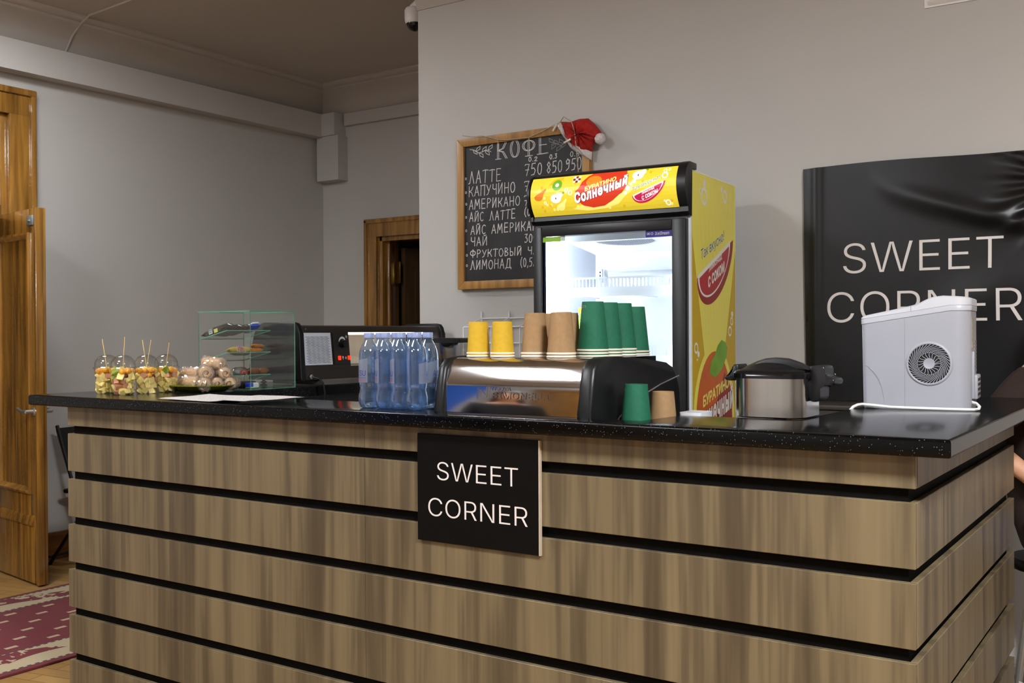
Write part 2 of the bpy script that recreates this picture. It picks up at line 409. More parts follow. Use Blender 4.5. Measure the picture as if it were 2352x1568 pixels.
tag(build('trim_2', bm, M_CEIL), kind='structure')
# boxed-in pipes: along the left wall, a drop in the corner, and a slim one on the back wall
bm = B(); box(bm, (LX, FY, 2.945), (LX + .11, BY, 3.125)); tag(build('trim_3', bm, M_WALL), kind='structure')
bm = B(); box(bm, (LX, BY - .03, 2.93), (LX, BY - .03, 2.93)) if False else None
box(bm, (-5.86, BY - .11, 2.60), (-5.63, BY, 2.95)); box(bm, (-5.86, BY - .13, 2.95), (-5.65, BY, 3.125)); box(bm, (-5.63, BY - .04, 3.03), (MX, BY, 3.125))
tag(build('trim_4', bm, M_WALL), kind='structure')
bm = B(); box(bm, (LX, 3.55, 0), (LX + .025, BY, .17), .006); tag(build('baseboard_left', bm, M_BASE), kind='structure')
bm = B(); box(bm, (LX, BY - .025, 0), (-5.43, BY, .17), .006); tag(build('baseboard_back', bm, M_BASE), kind='structure')
# ceiling light panels, the last an added fill for the hall
for i, (x, y, sx, sy, e) in enumerate(LAMPS):
    t = thing('ceiling_light', ['ceiling light panel above the counter front, right of the viewer', 'small ceiling light panel near the oak double door', 'ceiling light panel in front of the left half of the counter', 'added fill light panel at the back of the hall'][i], 'ceiling light', (x, y, CEIL - .06), group='ceiling light panels')
    bm = B(); box(bm, (-sx / 2 - .03, -sy / 2 - .03, 0.012), (sx / 2 + .03, sy / 2 + .03, .06), .004); build('housing', bm, M_WHITE, t)
    m = mat('lamp_glow_%d' % i, (255, 250, 240), 0.5, emit=((244, 247, 252), e))
    bm = B(); box(bm, (-sx / 2, -sy / 2, 0.0), (sx / 2, sy / 2, .012)); build('diffuser', bm, m, t)

# ------------------------------------------------------------------ doors
def casing(bm, pts, w, d, face):
    pass
# door 1: oak casing, transom panel and the open leaf
d1 = thing('door_1', None, None, (LX, 3.43, 0), kind='structure')
bm = B()
def cas(bm, y0, y1, z0, z1):     # stepped casing members on the left wall
    box(bm, (LX, y0, z0), (LX + .03, y1, z1), .004)
box(bm, (LX, 3.40, 0), (LX + .035, 3.53, 2.825), .004); box(bm, (LX, 3.53, 0), (LX + .05, 3.565, 2.86), .01)
box(bm, (LX, 1.3, 2.70), (LX + .0365, 3.53, 2.8195), .004); box(bm, (LX, 1.26, 2.82), (LX + .055, 3.565, 2.86), .01)
box(bm, (LX, 1.24, 0), (LX + .035, 1.38, 2.86), .004)
build('casing', bm, M_DOOR, d1, world=True)
bm = B()
box(bm, (LX - .16, 3.36, 0), (LX - .0, 3.425, 2.72), .004); box(bm, (LX - .16, 1.36, 0), (LX, 1.42, 2.72), .004); box(bm, (LX - .16, 1.42, 2.64), (LX, 3.36, 2.715), .004)
box(bm, (LX - .11, 3.33, 2.15), (LX - .04, 3.36, 2.64), .004); box(bm, (LX - .16, 1.42, 2.08), (LX + .005, 3.36, 2.16), .006)
build('jamb', bm, M_DOOR, d1, world=True)
bm = B(); box(bm, (LX - .1, 1.42, 2.16), (LX - .06, 3.36, 2.64)); build('transom_panel', bm, M_DOOR, d1, world=True)
bm = B(); box(bm, (LX - .09, 1.42, 0.01), (LX - .05, 2.38, 2.08)); build('closed_leaf', bm, M_DOOR, d1, world=True)
# open leaf: hinge near (LX, 3.30), free edge at (-5.30, 3.25); built in its own frame u (along leaf), v (thickness), z
lf = thing('leaf_hinge', None, None, (0, 0, 0)); bpy.data.objects.remove(lf)
LM = Matrix.Translation((-5.972, 3.374, 0)) @ Matrix.Rotation(math.atan2(-.085, .56), 4, 'Z')
LW, LT, LH = 0.683, 0.05, 2.085
def leaf_bm():
    bm = B()
    s = .105                                     # stile width
    box(bm, (0, -LT, .008), (s, 0, LH), .004, M=LM); box(bm, (LW - s, -LT, .008), (LW, 0, LH), .004, M=LM)
    box(bm, (LW - .012, -LT - .012, .008), (LW + .012, -LT * .45, LH - .002), .005, M=LM)   # rebate strip on the meeting edge
    for z0, z1 in ((.008, .50), (1.955, LH)): box(bm, (s, -LT + .001, z0), (LW - s, -.001, z1), .003, M=LM)
    # bevelled moulding round the panel
    a, b, c, d = s, LW - s, .50, 1.955
    for k, (w, v) in enumerate(((.0, -LT + .0), (.014, -LT - .006), (.03, -LT + .018))): pass
    prof = [(0, -LT - .008), (.012, -LT - .01), (.022, -LT + .004), (.034, -LT + .016), (.034, -LT + .03), (0, -LT + .03)]
    loop = [(a, c, 1, 1), (b, c, -1, 1), (b, d, -1, -1), (a, d, 1, -1)]
    rings = [[LM @ Vector((x + q * sx, v, z + q * sz)) for q, v in prof] for x, z, sx, sz in loop]
    loft(bm, rings + [rings[0]], cap=False)
    # kick rail moulding
    prism(bm, [(-LT - .014, .33), (-LT - .014, .345), (-LT - .008, .36), (-LT - .008, .372), (-LT, .385), (-LT, .32)], .02, LW - .05, 'x', M=LM)
    box(bm, (.0, -LT - .006, .01), (LW - .05, -LT, .325), .003, M=LM)
    return bm
leaf = build('open_leaf', leaf_bm(), M_DOOR, d1, world=True)
bm = B(); box(bm, (.10, -LT + .02, .5), (LW - .10, -.012, 1.96), M=LM); sub('leaf_panel', bm, M_DOOR, leaf, d1)
bm = B(); box(bm, (LW - .11, -LT - .01, 1.99), (LW - .035, -LT + .002, 2.045), .003, M=LM); box(bm, (LW - .085, -LT - .018, 2.01), (LW - .06, -LT - .008, 2.022), .002, M=LM)
tag(sub('latch_plate', bm, mat('aged_zinc', (150, 160, 158), 0.45, metal=0.6, noise=0.15), leaf, d1), 'grey metal latch plate')
bm = B()
lathe(bm, [(0, 0), (.024, 0), (.026, .004), (.02, .01), (.012, .012), (.011, .05), (0, .05)], 20, M=LM @ Matrix.Translation((LW - .045, -LT, 0.962)) @ Matrix.Rotation(R(90), 4, 'X'))
tube(bm, [LM @ Vector(p) for p in ((LW - .045, -LT - .045, 0.962), (LW - .07, -LT - .052, 0.961), (LW - .11, -LT - .055, 0.967), (LW - .15, -LT - .05, 0.977))], [.011, .010, .009, .008], 10)
lathe(bm, [(0, 0), (.024, 0), (.022, .008), (.011, .012), (.01, .045), (0, .046)], 16, M=LM @ Matrix.Translation((LW - .045, 0, 0.962)) @ Matrix.Rotation(R(-90), 4, 'X'))
tube(bm, [LM @ Vector(p) for p in ((LW - .045, .045, 0.962), (LW - .15, .05, 0.967))], .009, 10)
tag(sub('handle', bm, mat('nickel', (196, 192, 186), 0.32, metal=0.9, noise=0.05), leaf, d1), 'nickel lever handle')
# door 2: doorway of the recess
d2 = thing('door_2', None, None, (-5.30, BY, 0), kind='structure')
M_DOOR2 = M_DOOR
bm = B()
box(bm, (-5.42, BY - .034, 0), (-5.31, BY, 2.245), .004); box(bm, (-5.425, BY - .05, 0), (-5.395, BY, 2.27), .008)
box(bm, (-5.40, BY - .0365, 2.135), (-4.3, BY, 2.2465), .004); box(bm, (-5.425, BY - .05, 2.24), (-4.3, BY, 2.275), .008); box(bm, (-4.42, BY - .035, 0), (-4.3, BY, 2.25), .004)
build('casing', bm, M_DOOR2, d2, world=True)
bm = B(); box(bm, (-5.32, BY - .005, 0), (-5.27, BY + .19, 2.16), .004); box(bm, (-5.28, BY + .05, 0), (-5.245, BY + .08, 2.12), .008); box(bm, (-4.46, BY - .005, 0), (-4.41, BY + .19, 2.16), .004); box(bm, (-5.30, BY - .005, 2.10), (-4.42, BY + .19, 2.15), .004)
build('jamb', bm, M_DOOR2, d2, world=True)
LM2 = Matrix.Translation((-5.235, BY + .2, 0)) @ Matrix.Rotation(R(77), 4, 'Z')
bm = B(); box(bm, (0, -.025, .01), (.8, .025, 2.06), .004, M=LM2); box(bm, (.1, -.032, .2), (.7, -.02, .9), .01, M=LM2); box(bm, (.1, -.032, 1.05), (.7, -.02, 1.9), .01, M=LM2)
lf2 = build('open_leaf', bm, mat('dark_varnished_wood', (74, 54, 34), 0.35, noise=0.25, scale=20, stretch=(1, 1, .1)), d2, world=True)
bm = B(); box(bm, (-5.262, BY + .150, 1.78), (-5.222, BY + .157, 1.95), .001)
for z in (1.805, 1.845, 1.885, 1.925): lathe(bm, [(0, 0), (.005, 0), (.004, .002), (0, .002)], 8, M=Matrix.Translation((-5.245 + (.01 if int(z * 1000) % 80 else -.006), BY + .150, z)) @ Matrix.Rotation(R(90), 4, 'X'))
tag(build('hinge', bm, mat('brass', (176, 146, 72), 0.3, metal=1.0, noise=0.1), d2, world=True), 'brass hinge')

# ------------------------------------------------------------------ rug
def rug_mat():
    m, nt, b = NT('red_patterned_rug')
    tc = nt.nodes.new('ShaderNodeTexCoord'); sx = nt.nodes.new('ShaderNodeSeparateXYZ'); nt.links.new(tc.outputs['Object'], sx.inputs[0])
    def M(op, x, y=None):
        q = nt.nodes.new('ShaderNodeMath'); q.operation = op
        for i, v in enumerate((x, y)):
            if v is None: continue
            if isinstance(v, (int, float)): q.inputs[i].default_value = v
            else: nt.links.new(v, q.inputs[i])
        return q.outputs[0]
    X, Y = sx.outputs[0], sx.outputs[1]
    ax = M('ABSOLUTE', X)                                          # half width 0.6; border band 0.34..0.56
    band = M('MULTIPLY', M('GREATER_THAN', ax, 0.335), M('LESS_THAN', ax, 0.565))
    # scrolls in the band: wave along y
    wv = M('MULTIPLY', M('SINE', M('MULTIPLY', Y, 7.5)), 0.055)
    dist = M('ABSOLUTE', M('SUBTRACT', M('SUBTRACT', ax, 0.45), wv))
    scr = M('LESS_THAN', dist, M('ADD', 0.012, M('MULTIPLY', M('ABSOLUTE', M('SINE', M('MULTIPLY', Y, 3.75))), 0.055)))
    nz = nt.nodes.new('ShaderNodeTexNoise'); nz.inputs['Scale'].default_value = 16; nt.links.new(tc.outputs['Object'], nz.inputs['Vector'])
    hole = M('GREATER_THAN', nz.outputs[0], 0.56)
    scr2 = M('MULTIPLY', scr, M('SUBTRACT', 1.0, hole))
    cream = M('MULTIPLY', band, M('SUBTRACT', 1.0, scr2))
    # dashes in the field: staggered
    r = M('DIVIDE', X, 0.105); row = M('FLOOR', r); fr = M('FRACT', r)
    off = M('MULTIPLY', M('MODULO', M('ABSOLUTE', row), 2.0), 0.5)
    c = M('FRACT', M('ADD', M('DIVIDE', Y, 0.2), off))
    dash = M('MULTIPLY', M('LESS_THAN', M('ABSOLUTE', M('SUBTRACT', fr, 0.5)), 0.12), M('LESS_THAN', M('ABSOLUTE', M('SUBTRACT', c, 0.5)), 0.14))
    field = M('LESS_THAN', ax, 0.31)
    fac = M('MAXIMUM', cream, M('MULTIPLY', field, dash))
    edge = M('MULTIPLY', M('LESS_THAN', M('ABSOLUTE', M('SUBTRACT', M('ABSOLUTE', M('SUBTRACT', ax, 0.45)), 0.113)), 0.008), M('GREATER_THAN', M('SINE', M('MULTIPLY', Y, 180)), -0.2))
    mx = nt.nodes.new('ShaderNodeMix'); mx.data_type = 'RGBA'; mx.inputs[6].default_value = rgb(100, 38, 42); mx.inputs[7].default_value = rgb(164, 148, 118); nt.links.new(fac, mx.inputs[0])
    m2 = nt.nodes.new('ShaderNodeMix'); m2.data_type = 'RGBA'; m2.inputs[7].default_value = rgb(62, 60, 62); nt.links.new(mx.outputs[2], m2.inputs[6]); nt.links.new(edge, m2.inputs[0])
    nt.links.new(m2.outputs[2], b.inputs['Base Color']); b.inputs['Roughness'].default_value = 0.95
    return m
bm = B(); box(bm, (-5.2, -2.6, 0), (-4.0, 4.6, .012), .003)
tag(build('rug', bm, rug_mat(), origin=(-4.6, 1.0, 0)), 'long red runner rug with cream scroll borders on the parquet', 'rug')

# ------------------------------------------------------------------ the counter
ct = thing('bar_counter', 'wood-slatted bar counter with black grooves between its boards', 'counter', (-2.0, 2.3, 0))
SL = [(1.036, 1.108), (.864, 1.006), (.692, .834), (.521, .662), (.349, .491), (.177, .319), (.01, .147)]
for z0, z1 in SL:
    for x0, x1 in ((-3.575, -2.0725), (-2.0715, -.507)):
        bm = B(); box(bm, (x0, 2.29, z0), (x1, 2.306, z1), .0012, 1); build('board', bm, M_LAM, ct, world=True)
    bm = B(); box(bm, (-.522, 2.3065, z0), (-.506, 3.66, z1), .0012, 1); build('board', bm, M_LAM, ct, world=True)
    bm = B(); box(bm, (-3.575, 2.3065, z0), (-3.560, 4.28, z1), .0012, 1); build('board', bm, M_LAM, ct, world=True)
bm = B(); box(bm, (-3.556, 2.307, 0), (-.525, 2.33, 1.109)); box(bm, (-.55, 2.33, 0), (-.526, 3.64, 1.109)); box(bm, (-3.556, 2.33, 0), (-3.53, 4.28, 1.109))
build('carcass', bm, M_GAP, ct, world=True)
bm = B(); box(bm, (-3.28, 2.62, 0), (-3.255, 4.28, 1.109)); build('inner_panel', bm, M_BLK, ct, world=True)
top_out = [(-3.76, 2.245), (-.427, 2.245), (-.427, 3.8), (-.84, 3.8), (-.84, 2.562), (-1.176, 2.562), (-1.176, 2.336), (-1.862, 2.336), (-1.862, 2.562), (-3.215, 2.562), (-3.2, 4.28), (-3.76, 4.28)]
bm = B(); prism(bm, top_out, 1.11, 1.15, 'z', .0075, 3)
tag(build('countertop', bm, M_STONE, origin=(-2.0, 2.4, 1.11)), 'black speckled countertop running round the slatted bar', 'countertop')
# lower work surface behind the bar
wc = thing('work_table', 'low black work table behind the bar under the espresso machine', 'table', (-1.75, 2.7, 0))
bm = B(); box(bm, (-2.55, 2.345, .80), (-1.0, 3.02, .84), .004); build('table_top', bm, M_BLK, wc, world=True)
for x in (-2.5, -1.05):
    for y in (2.39, 2.97): bm = B(); box(bm, (x - .02, y - .02, 0), (x + .02, y + .02, .80)); build('leg', bm, M_ALU, wc, world=True)
bm = B(); box(bm, (-1.318, 2.35, .84), (-1.06, 2.72, 1.092), .004); tag(build('riser_box', bm, M_BLK), 'black riser box standing beside the espresso machine', 'box')
# sign on the counter front
sg = thing('counter_sign', 'square black SWEET CORNER sign fixed on the counter front', 'sign', (-1.654, 2.282, .786))
bm = B(); box(bm, (-1.862, 2.2805, .787), (-1.452, 2.2895, 1.091), .001, 1); build('panel', bm, mat('sign_black', (7, 6, 6), 0.45, spec=0.15, noise=0.1), sg, world=True)
bm = B(); box(bm, (-1.4518, 2.2805, .787), (-1.4470, 2.2895, 1.091)); build('edge_strip', bm, mat('pale_edge', (176, 160, 140), 0.5, noise=0.05), sg, world=True)
for s, x0, x1, z0, z1 in (('SWEET', -1.790, -1.516, .963, 1.0145), ('CORNER', -1.822, -1.486, .8595, .9115)):
    bm = B(); put_text(bm, s, lambda u, v, w: (x0 + u * (x1 - x0), 2.2800 - w, z0 + v * (z1 - z0)), depth=.0004, bold=-.008)
    build('lettering', bm, M_LETTER, sg, world=True, smooth=0)

# ------------------------------------------------------------------ drinks fridge (its own frame: x along the front, y into depth; origin front right foot)
FO = Vector((-1.605, 3.6, 0)); FRZ = R(3)
fg = thing('drinks_fridge', 'tall yellow glass-door drinks fridge with lit header against the wall', 'fridge', FO, FRZ)
M_FW = mat('fridge_white', (230, 232, 238), 0.4, noise=0.02)
M_YEL = mat('fridge_yellow', (228, 208, 48), 0.42, noise=0.03, scale=4)
bm = B()
box(bm, (-.668, .0, .08), (-.64, .52, 1.995)); box(bm, (-.03, .0, .08), (0, .52, 1.995)); box(bm, (-.64, .49, .08), (-.03, .52, 1.995)); box(bm, (-.64, 0, 1.80), (-.03, .49, 1.995)); box(bm, (-.64, 0, .08), (-.03, .49, .26))
cab = build('cabinet', bm, M_FW, fg, smooth=0)
for x in (-.62, -.05):
    for y in (.05, .47): bm = B(); lathe(bm, [(0, 0), (.02, 0), (.02, .08), (0, .08)], 12, (x, y, 0)); build('foot', bm, M_BLK, fg)
bm = B(); box(bm, (-.60, .0, 1.995), (-.55, .03, 2.0)); 
# --- printed side
def flat(bm, pts, lift, mi, axis='x'):
    vs = [bm.verts.new((lift, p[0], p[1])) for p in pts]
    f = bm.faces.new(vs); f.material_index = mi
    return f
GM = [M_YEL, mat('print_pale_yellow', (236, 224, 92), 0.42, noise=0.05, scale=3), mat('print_ochre', (204, 168, 30), 0.42, noise=0.06, scale=3), mat('print_white', (232, 228, 214), 0.42, noise=0.02),
      mat('print_red', (176, 48, 52), 0.42, noise=0.08, scale=6), mat('print_orange', (206, 98, 36), 0.42, noise=0.18, scale=6), mat('print_green', (120, 168, 44), 0.42, noise=0.15, scale=14),
      mat('print_teal', (44, 78, 74), 0.42, noise=0.05), mat('print_dark_red', (150, 44, 40), 0.42, noise=0.05), mat('print_lemon', (240, 222, 110), 0.42, noise=0.02)]
bm = B()
flat(bm, [(.012, .09), (.515, .09), (.515, 1.99), (.012, 1.99)], .0006, 1)
D = .84                                        # the print's depth scale: side panel is .515 deep
def ss(p): return (.005 + p[0] * D, p[1])
flat(bm, [ss(p) for p in ((.012, 1.75), (.165, 1.29), (.165, .1), (.012, .1))], .0009, 2)
flat(bm, [ss(p) for p in ((.607, 1.72), (.45, 1.31), (.45, .1), (.607, .1))], .0009, 2)
for k in range(9): flat(bm, [ss((.06 + k * .06, 1.98)), ss((.075 + k * .06, 1.98)), ss((.19 + k * .03, 1.3)), ss((.18 + k * .03, 1.3))], .0008, 9)
for cx, cz, r0, ring in ((.168, 1.906, .036, 1), (.122, 1.923, .014, 1), (.174, 1.956, .016, 0), (.18, 1.98, .007, 0), (.454, 1.931, .028, 1), (.409, 1.957, .012, 0), (.521, 1.38, .022, 1), (.548, 1.422, .018, 1), (.555, 1.451, .012, 0), (.057, 1.315, .022, 1), (.087, 1.291, .012, 0), (.07, 1.27, .005, 0)):
    o_ = ell(cx, cz, r0 * 1.15, r0, n=20)
    if ring:
        i_ = ell(cx, cz, r0 * .72, r0 * .62, n=20)
        for k in range(20): flat(bm, [ss(o_[k]), ss(o_[(k + 1) % 20]), ss(i_[(k + 1) % 20]), ss(i_[k])], .0012, 3)
    else: flat(bm, [ss(p) for p in o_], .0012, 3)
# melon slice: half disc tilted
def slice_pts(cx, cz, rx, rz, tilt, k):
    out = []
    for p in ell(0, 0, 1, 1, 180, 360, 24):
        x, z = p[0] * rx * k, p[1] * rz * k
        out.append((cx + x * 1.0, cz + z + x * tilt))
    return out
flat(bm, [ss(p) for p in slice_pts(.322, 1.672, .25, .165, .36, 1.0)], .0012, 8)
flat(bm, [ss(p) for p in slice_pts(.305, 1.675, .225, .14, .36, 1.0)], .0015, 3)
flat(bm, [ss(p) for p in slice_pts(.305, 1.658, .205, .115, .36, 1.0)], .0018, 4)
def line2(p, q, w): 
    d = (Vector((q[0] - p[0], q[1] - p[1]))).normalized(); n = Vector((-d.y, d.x)) * w / 2
    return [(p[0] + n.x, p[1] + n.y), (q[0] + n.x, q[1] + n.y), (q[0] - n.x, q[1] - n.y), (p[0] - n.x, p[1] - n.y)]
def side_text(s, x0, z0, x1, dz, h, mi, lift, **k):
    put_text(bm, s, lambda u, v, w: (lift, ss((x0 + u * (x1 - x0), 0))[0], z0 + u * dz + v * h), mi, **k)
flat(bm, [ss(p) for p in ((.095, 1.625), (.44, 1.745), (.445, 1.815), (.40, 1.8), (.105, 1.705))], .0010, 1)
side_text('Так вкусно!', .122, 1.643, .437, .098, .052, 3, .0013, bold=.03)
side_text('Так вкусно!', .122, 1.643, .437, .098, .052, 7, .0016)
side_text('лимонад', .224, 1.606, .405, .064, .027, 3, .0021, bold=.012)
side_text('с соком', .213, 1.548, .44, .076, .044, 3, .0021, bold=.02)
# orange fruit with a leaf, and the big name
flat(bm, [ss(p) for p in ell(.30, 1.02, .285, .305, n=40)], .0011, 1)
flat(bm, [ss(p) for p in ell(.30, 1.01, .25, .29, n=40)], .0014, 5)
flat(bm, [ss(p) for p in ell(.33, .98, .22, .27, 200, 420, 30)], .0016, 8)
flat(bm, [ss(p) for p in ((.226, 1.215), (.25, 1.262), (.30, 1.285), (.34, 1.322), (.395, 1.345), (.45, 1.335), (.48, 1.312), (.465, 1.275), (.42, 1.24), (.36, 1.21), (.29, 1.195))], .0022, 6)
flat(bm, [ss(p) for p in ((.226, 1.213), (.30, 1.228), (.37, 1.25), (.43, 1.29), (.478, 1.31), (.465, 1.275), (.42, 1.24), (.36, 1.21), (.29, 1.195))], .0025, 7) if False else None
side_text('БУРАТИНО', .139, 1.082, .50, .068, .046, 9, .0022, bold=.03)
side_text('Солнечный', .03, .965, .56, .10, .10, 8, .0022, bold=.07, space=1.1)
side_text('Солнечный', .03, .965, .56, .10, .10, 3, .0026, bold=.035, space=1.1)
build('side_print', bm, GM, fg, smooth=0)
# --- door
bm = B()
x0, x1, z0, z1 = -.662, -.006, .12, 1.806
gx0, gx1, gz0, gz1 = -.622, -.060, .25, 1.766
box(bm, (x0, -.04, z0), (gx0, 0, z1), .004); box(bm, (gx1, -.04, z0), (x1, 0, z1), .004); box(bm, (gx0, -.04, gz1), (gx1, 0, z1), .004); box(bm, (gx0, -.04, z0), (gx1, 0, gz0), .004)
door = build('door', bm, M_BLK, fg)
bm = B(); box(bm, (gx0 - .005, -.028, gz0 - .005), (gx1 + .005, -.020, gz1 + .005)); build('door_glass', bm, clear_mat('fridge_glass', (243, 247, 248), .02, .25, .02), door, smooth=0)
bm = B(); box(bm, (-.622, -.0305, 1.745), (-.540, -.0288, 1.765)); tag(build('sticker', bm, mat('green_sticker', (132, 178, 50), 0.5, noise=0.1), door), 'green energy sticker')
bm = B(); box(bm, (-.540, -.0305, 1.747), (-.520, -.0288, 1.766)); tag(build('sticker', bm, mat('grey_sticker', (188, 200, 178), 0.5, noise=0.1), door), 'pale grey sticker end')
bm = B(); box(bm, (-.170, -.0305, 1.741), (-.0605, -.0288, 1.766)); tag(build('sticker', bm, mat('navy_sticker', (30, 24, 120), 0.4, noise=0.05), door), 'navy maker sticker')
bm = B(); put_text(bm, 'IceStream', lambda u, v, w: (-.131 + u * .058, -.0312, 1.748 + v * .012), shear=.25)
put_text(bm, 'UBC', lambda u, v, w: (-.164 + u * .013, -.0312, 1.750 + v * .008), bold=.02)
for k in range(16):
    a0, a1 = R(k * 22.5), R(k * 22.5 + 22.5)
    f = bm.faces.new([bm.verts.new((-.143 + r_ * math.cos(a), -.0312, 1.754 + r_ * math.sin(a))) for r_, a in ((.005, a0), (.005, a1), (.0036, a1), (.0036, a0))])
build('sticker_lettering', bm, M_LETTER, door, smooth=0)
# --- header: curved light box
def hy(z):                                     # front of the header at height z
    t = (z - 1.93) / .085
    return -.030 - .042 * (1 - t * t * .9) if abs(t) <= 1 else -.034
ZS = [1.848 + (2.001 - 1.848) * k / 10 for k in range(11)]
prof = [(.0, 1.815), (-.02, 1.815), (-.036, 1.83)] + [(hy(z) + .004, z) for z in ZS] + [(-.03, 2.012), (-.012, 2.02), (.05, 2.02), (.05, 1.996), (.0, 1.996)]
bm = B(); prism(bm, prof, -.664, -.002, 'x'); head = build('header', bm, M_BLK, fg, smooth=30)
bm = B()
cap = [(q[0] - .006 if q[0] < -.01 else q[0], q[1]) for q in prof]
prism(bm, cap, -.026, .008, 'x', .003, 2); build('header_cap', bm, M_BLK, fg, smooth=30)
bm = B(); prism(bm, cap, -.672, -.660, 'x', .003, 2); build('header_cap', bm, M_BLK, fg, smooth=30)
LB = lambda n, c, e, nz=.04: mat('lit_' + n, c, 0.35, noise=nz, scale=5, emit=(c, e))
def lit(n, c, e=.42, nz=.05):
    m = mat('lit_' + n, c, 0.35, noise=nz, scale=5, emit=(c, e)); return m
HM = [lit('yellow', (232, 204, 54), .36), lit('red', (206, 56, 30)), lit('white', (250, 248, 238), .4), lit('cream', (248, 232, 130)), lit('teal', (40, 110, 130), .25), lit('magenta', (198, 28, 82), .3),
      lit('pear_orange', (214, 120, 26), .35), lit('green', (110, 170, 40), .35), lit('splash', (250, 226, 120), .45), lit('berry', (130, 30, 50), .3), lit('orange_glow', (226, 132, 30), .4), lit('amber', (226, 178, 24), .4)]
def hdecal(bm, pts, layer, mi, text=None, **k):
    t = bmesh.new()
    if pts is not None:
        t.faces.new([t.verts.new((p[0], 0, p[1])) for p in pts])
        bmesh.ops.triangulate(t, faces=t.faces[:])
    else: put_text(t, text[0], text[1], **k)
    for z in ZS[1:-1]: bmesh.ops.bisect_plane(t, geom=t.verts[:] + t.edges[:] + t.faces[:], plane_co=(0, 0, z), plane_no=(0, 0, 1))
    for v in t.verts:
        z = min(max(v.co.z, ZS[0]), ZS[-1]); i = min(int((z - ZS[0]) / (ZS[1] - ZS[0])), 9); f = (z - ZS[i]) / (ZS[i + 1] - ZS[i])
        v.co.y = hy(ZS[i]) * (1 - f) + hy(ZS[i + 1]) * f - .0004 * layer
    merge(bm, t, mi)
bm = B()
hdecal(bm, [(-.655, ZS[0]), (-.028, ZS[0]), (-.028, ZS[-1]), (-.655, ZS[-1])], 0, 0)
for k in range(46):                            # faint honeycomb dots
    x, z = random.uniform(-.64, -.04), random.uniform(1.855, 1.994)
    hdecal(bm, ell(x, z, .006, .006, n=6), .6, 11 if k % 2 else 3)
blob = [(-.383, 2.001), (-.238, 2.001), (-.228, 1.97), (-.232, 1.935), (-.26, 1.905), (-.306, 1.88), (-.35, 1.865), (-.376, 1.861), (-.405, 1.868), (-.43, 1.885), (-.452, 1.915), (-.450, 1.936), (-.437, 1.945), (-.425, 1.97), (-.40, 1.993)]
hdecal(bm, blob, 1, 1)
hdecal(bm, ell(-.372, 1.968, .034, .024, n=20), 1.6, 10)
hdecal(bm, [(-.47, 1.868), (-.43, 1.88), (-.38, 1.868), (-.33, 1.872), (-.29, 1.89), (-.26, 1.91), (-.22, 1.925), (-.205, 1.95), (-.2, 1.925), (-.24, 1.90), (-.27, 1.875), (-.33, 1.862), (-.41, 1.858)], 2, 8)
for x, z, r_ in ((-.225, 1.93, .010), (-.212, 1.945, .006), (-.20, 1.955, .008), (-.236, 1.913, .007)): hdecal(bm, ell(x, z, r_, r_, n=12), 2.4, 2)
def slant(x0, z0, x1, dz, h, bend=0.0): return lambda u, v, w: (x0 + u * (x1 - x0), 0, z0 + u * dz - bend * u * (1 - u) + v * h)
hdecal(bm, None, 3, 3, ('БУРАТИНО', slant(-.409, 1.930, -.277, .033, .019)), bold=.03)
hdecal(bm, None, 3, 9, ('Солнечный', slant(-.456, 1.884, -.226, .060, .046, .02)), bold=.07, space=1.12)
hdecal(bm, None, 4, 2, ('Солнечный', slant(-.456, 1.886, -.228, .058, .044, .02)), bold=.036, space=1.12)
hdecal(bm, slice_pts(-.140, 1.923, .069, .046, .36, 1.0), 2, 5)
hdecal(bm, slice_pts(-.142, 1.924, .064, .040, .36, 1.0), 3, 2)
hdecal(bm, slice_pts(-.142, 1.919, .058, .034, .36, 1.0), 4, 5)
hdecal(bm, None, 2.5, 2, ('Так вкусно!', slant(-.208, 1.910, -.094, .042, .021)), bold=.035)
hdecal(bm, None, 3.5, 4, ('Так вкусно!', slant(-.207, 1.911, -.095, .042, .019)))
hdecal(bm, None, 5, 2, ('лимонад', slant(-.168, 1.899, -.115, .019, .0095)), bold=.012)
hdecal(bm, None, 5, 2, ('с соком', slant(-.170, 1.880, -.102, .024, .015)), bold=.02)
pear = [(-.020, -.006), (-.018, -.013), (-.012, -.018), (-.004, -.0205), (.004, -.020), (.011, -.016), (.015, -.009), (.0165, -.002), (.019, .006), (.024, .014), (.028, .021), (.0285, .026), (.026, .0285), (.021, .026), (.014, .019), (.007, .013), (-.002, .009), (-.010, .005), (-.017, .000)]
for cx, cz, s_, mi in ((-.615, 1.928, 1.1, 6), (-.52, 1.884, 1.0, 3)): hdecal(bm, [(cx + p[0] * s_, cz + p[1] * s_ * .9) for p in pear], 1, mi)
for cx, cz in ((-.539, 1.913), (-.186, 1.978)):
    hdecal(bm, ell(cx, cz, .024, .018, n=18), 1.5, 2); hdecal(bm, ell(cx + .02, cz + .012, .012, .010, n=12), 1.6, 2); hdecal(bm, ell(cx + .034, cz + .02, .006, .004, n=8), 1.7, 7); hdecal(bm, ell(cx, cz, .003, .004, n=8), 1.9, 9)
hdecal(bm, ell(-.535, 1.966, .022, .022, n=20), 2, 7); hdecal(bm, ell(-.535, 1.966, .008, .008, n=12), 2.5, 2)
hdecal(bm, [(-.575, 1.965), (-.555, 1.990), (-.51, 1.998), (-.515, 1.985), (-.545, 1.972)], 1, 11)
for k in range(9): hdecal(bm, ell(-.45 + (k % 3) * .011 - .011, 1.983 + (k // 3) * .009 - .009, .006, .005, n=10), 2 + (k % 2) * .2, 9 if k % 2 else 2)
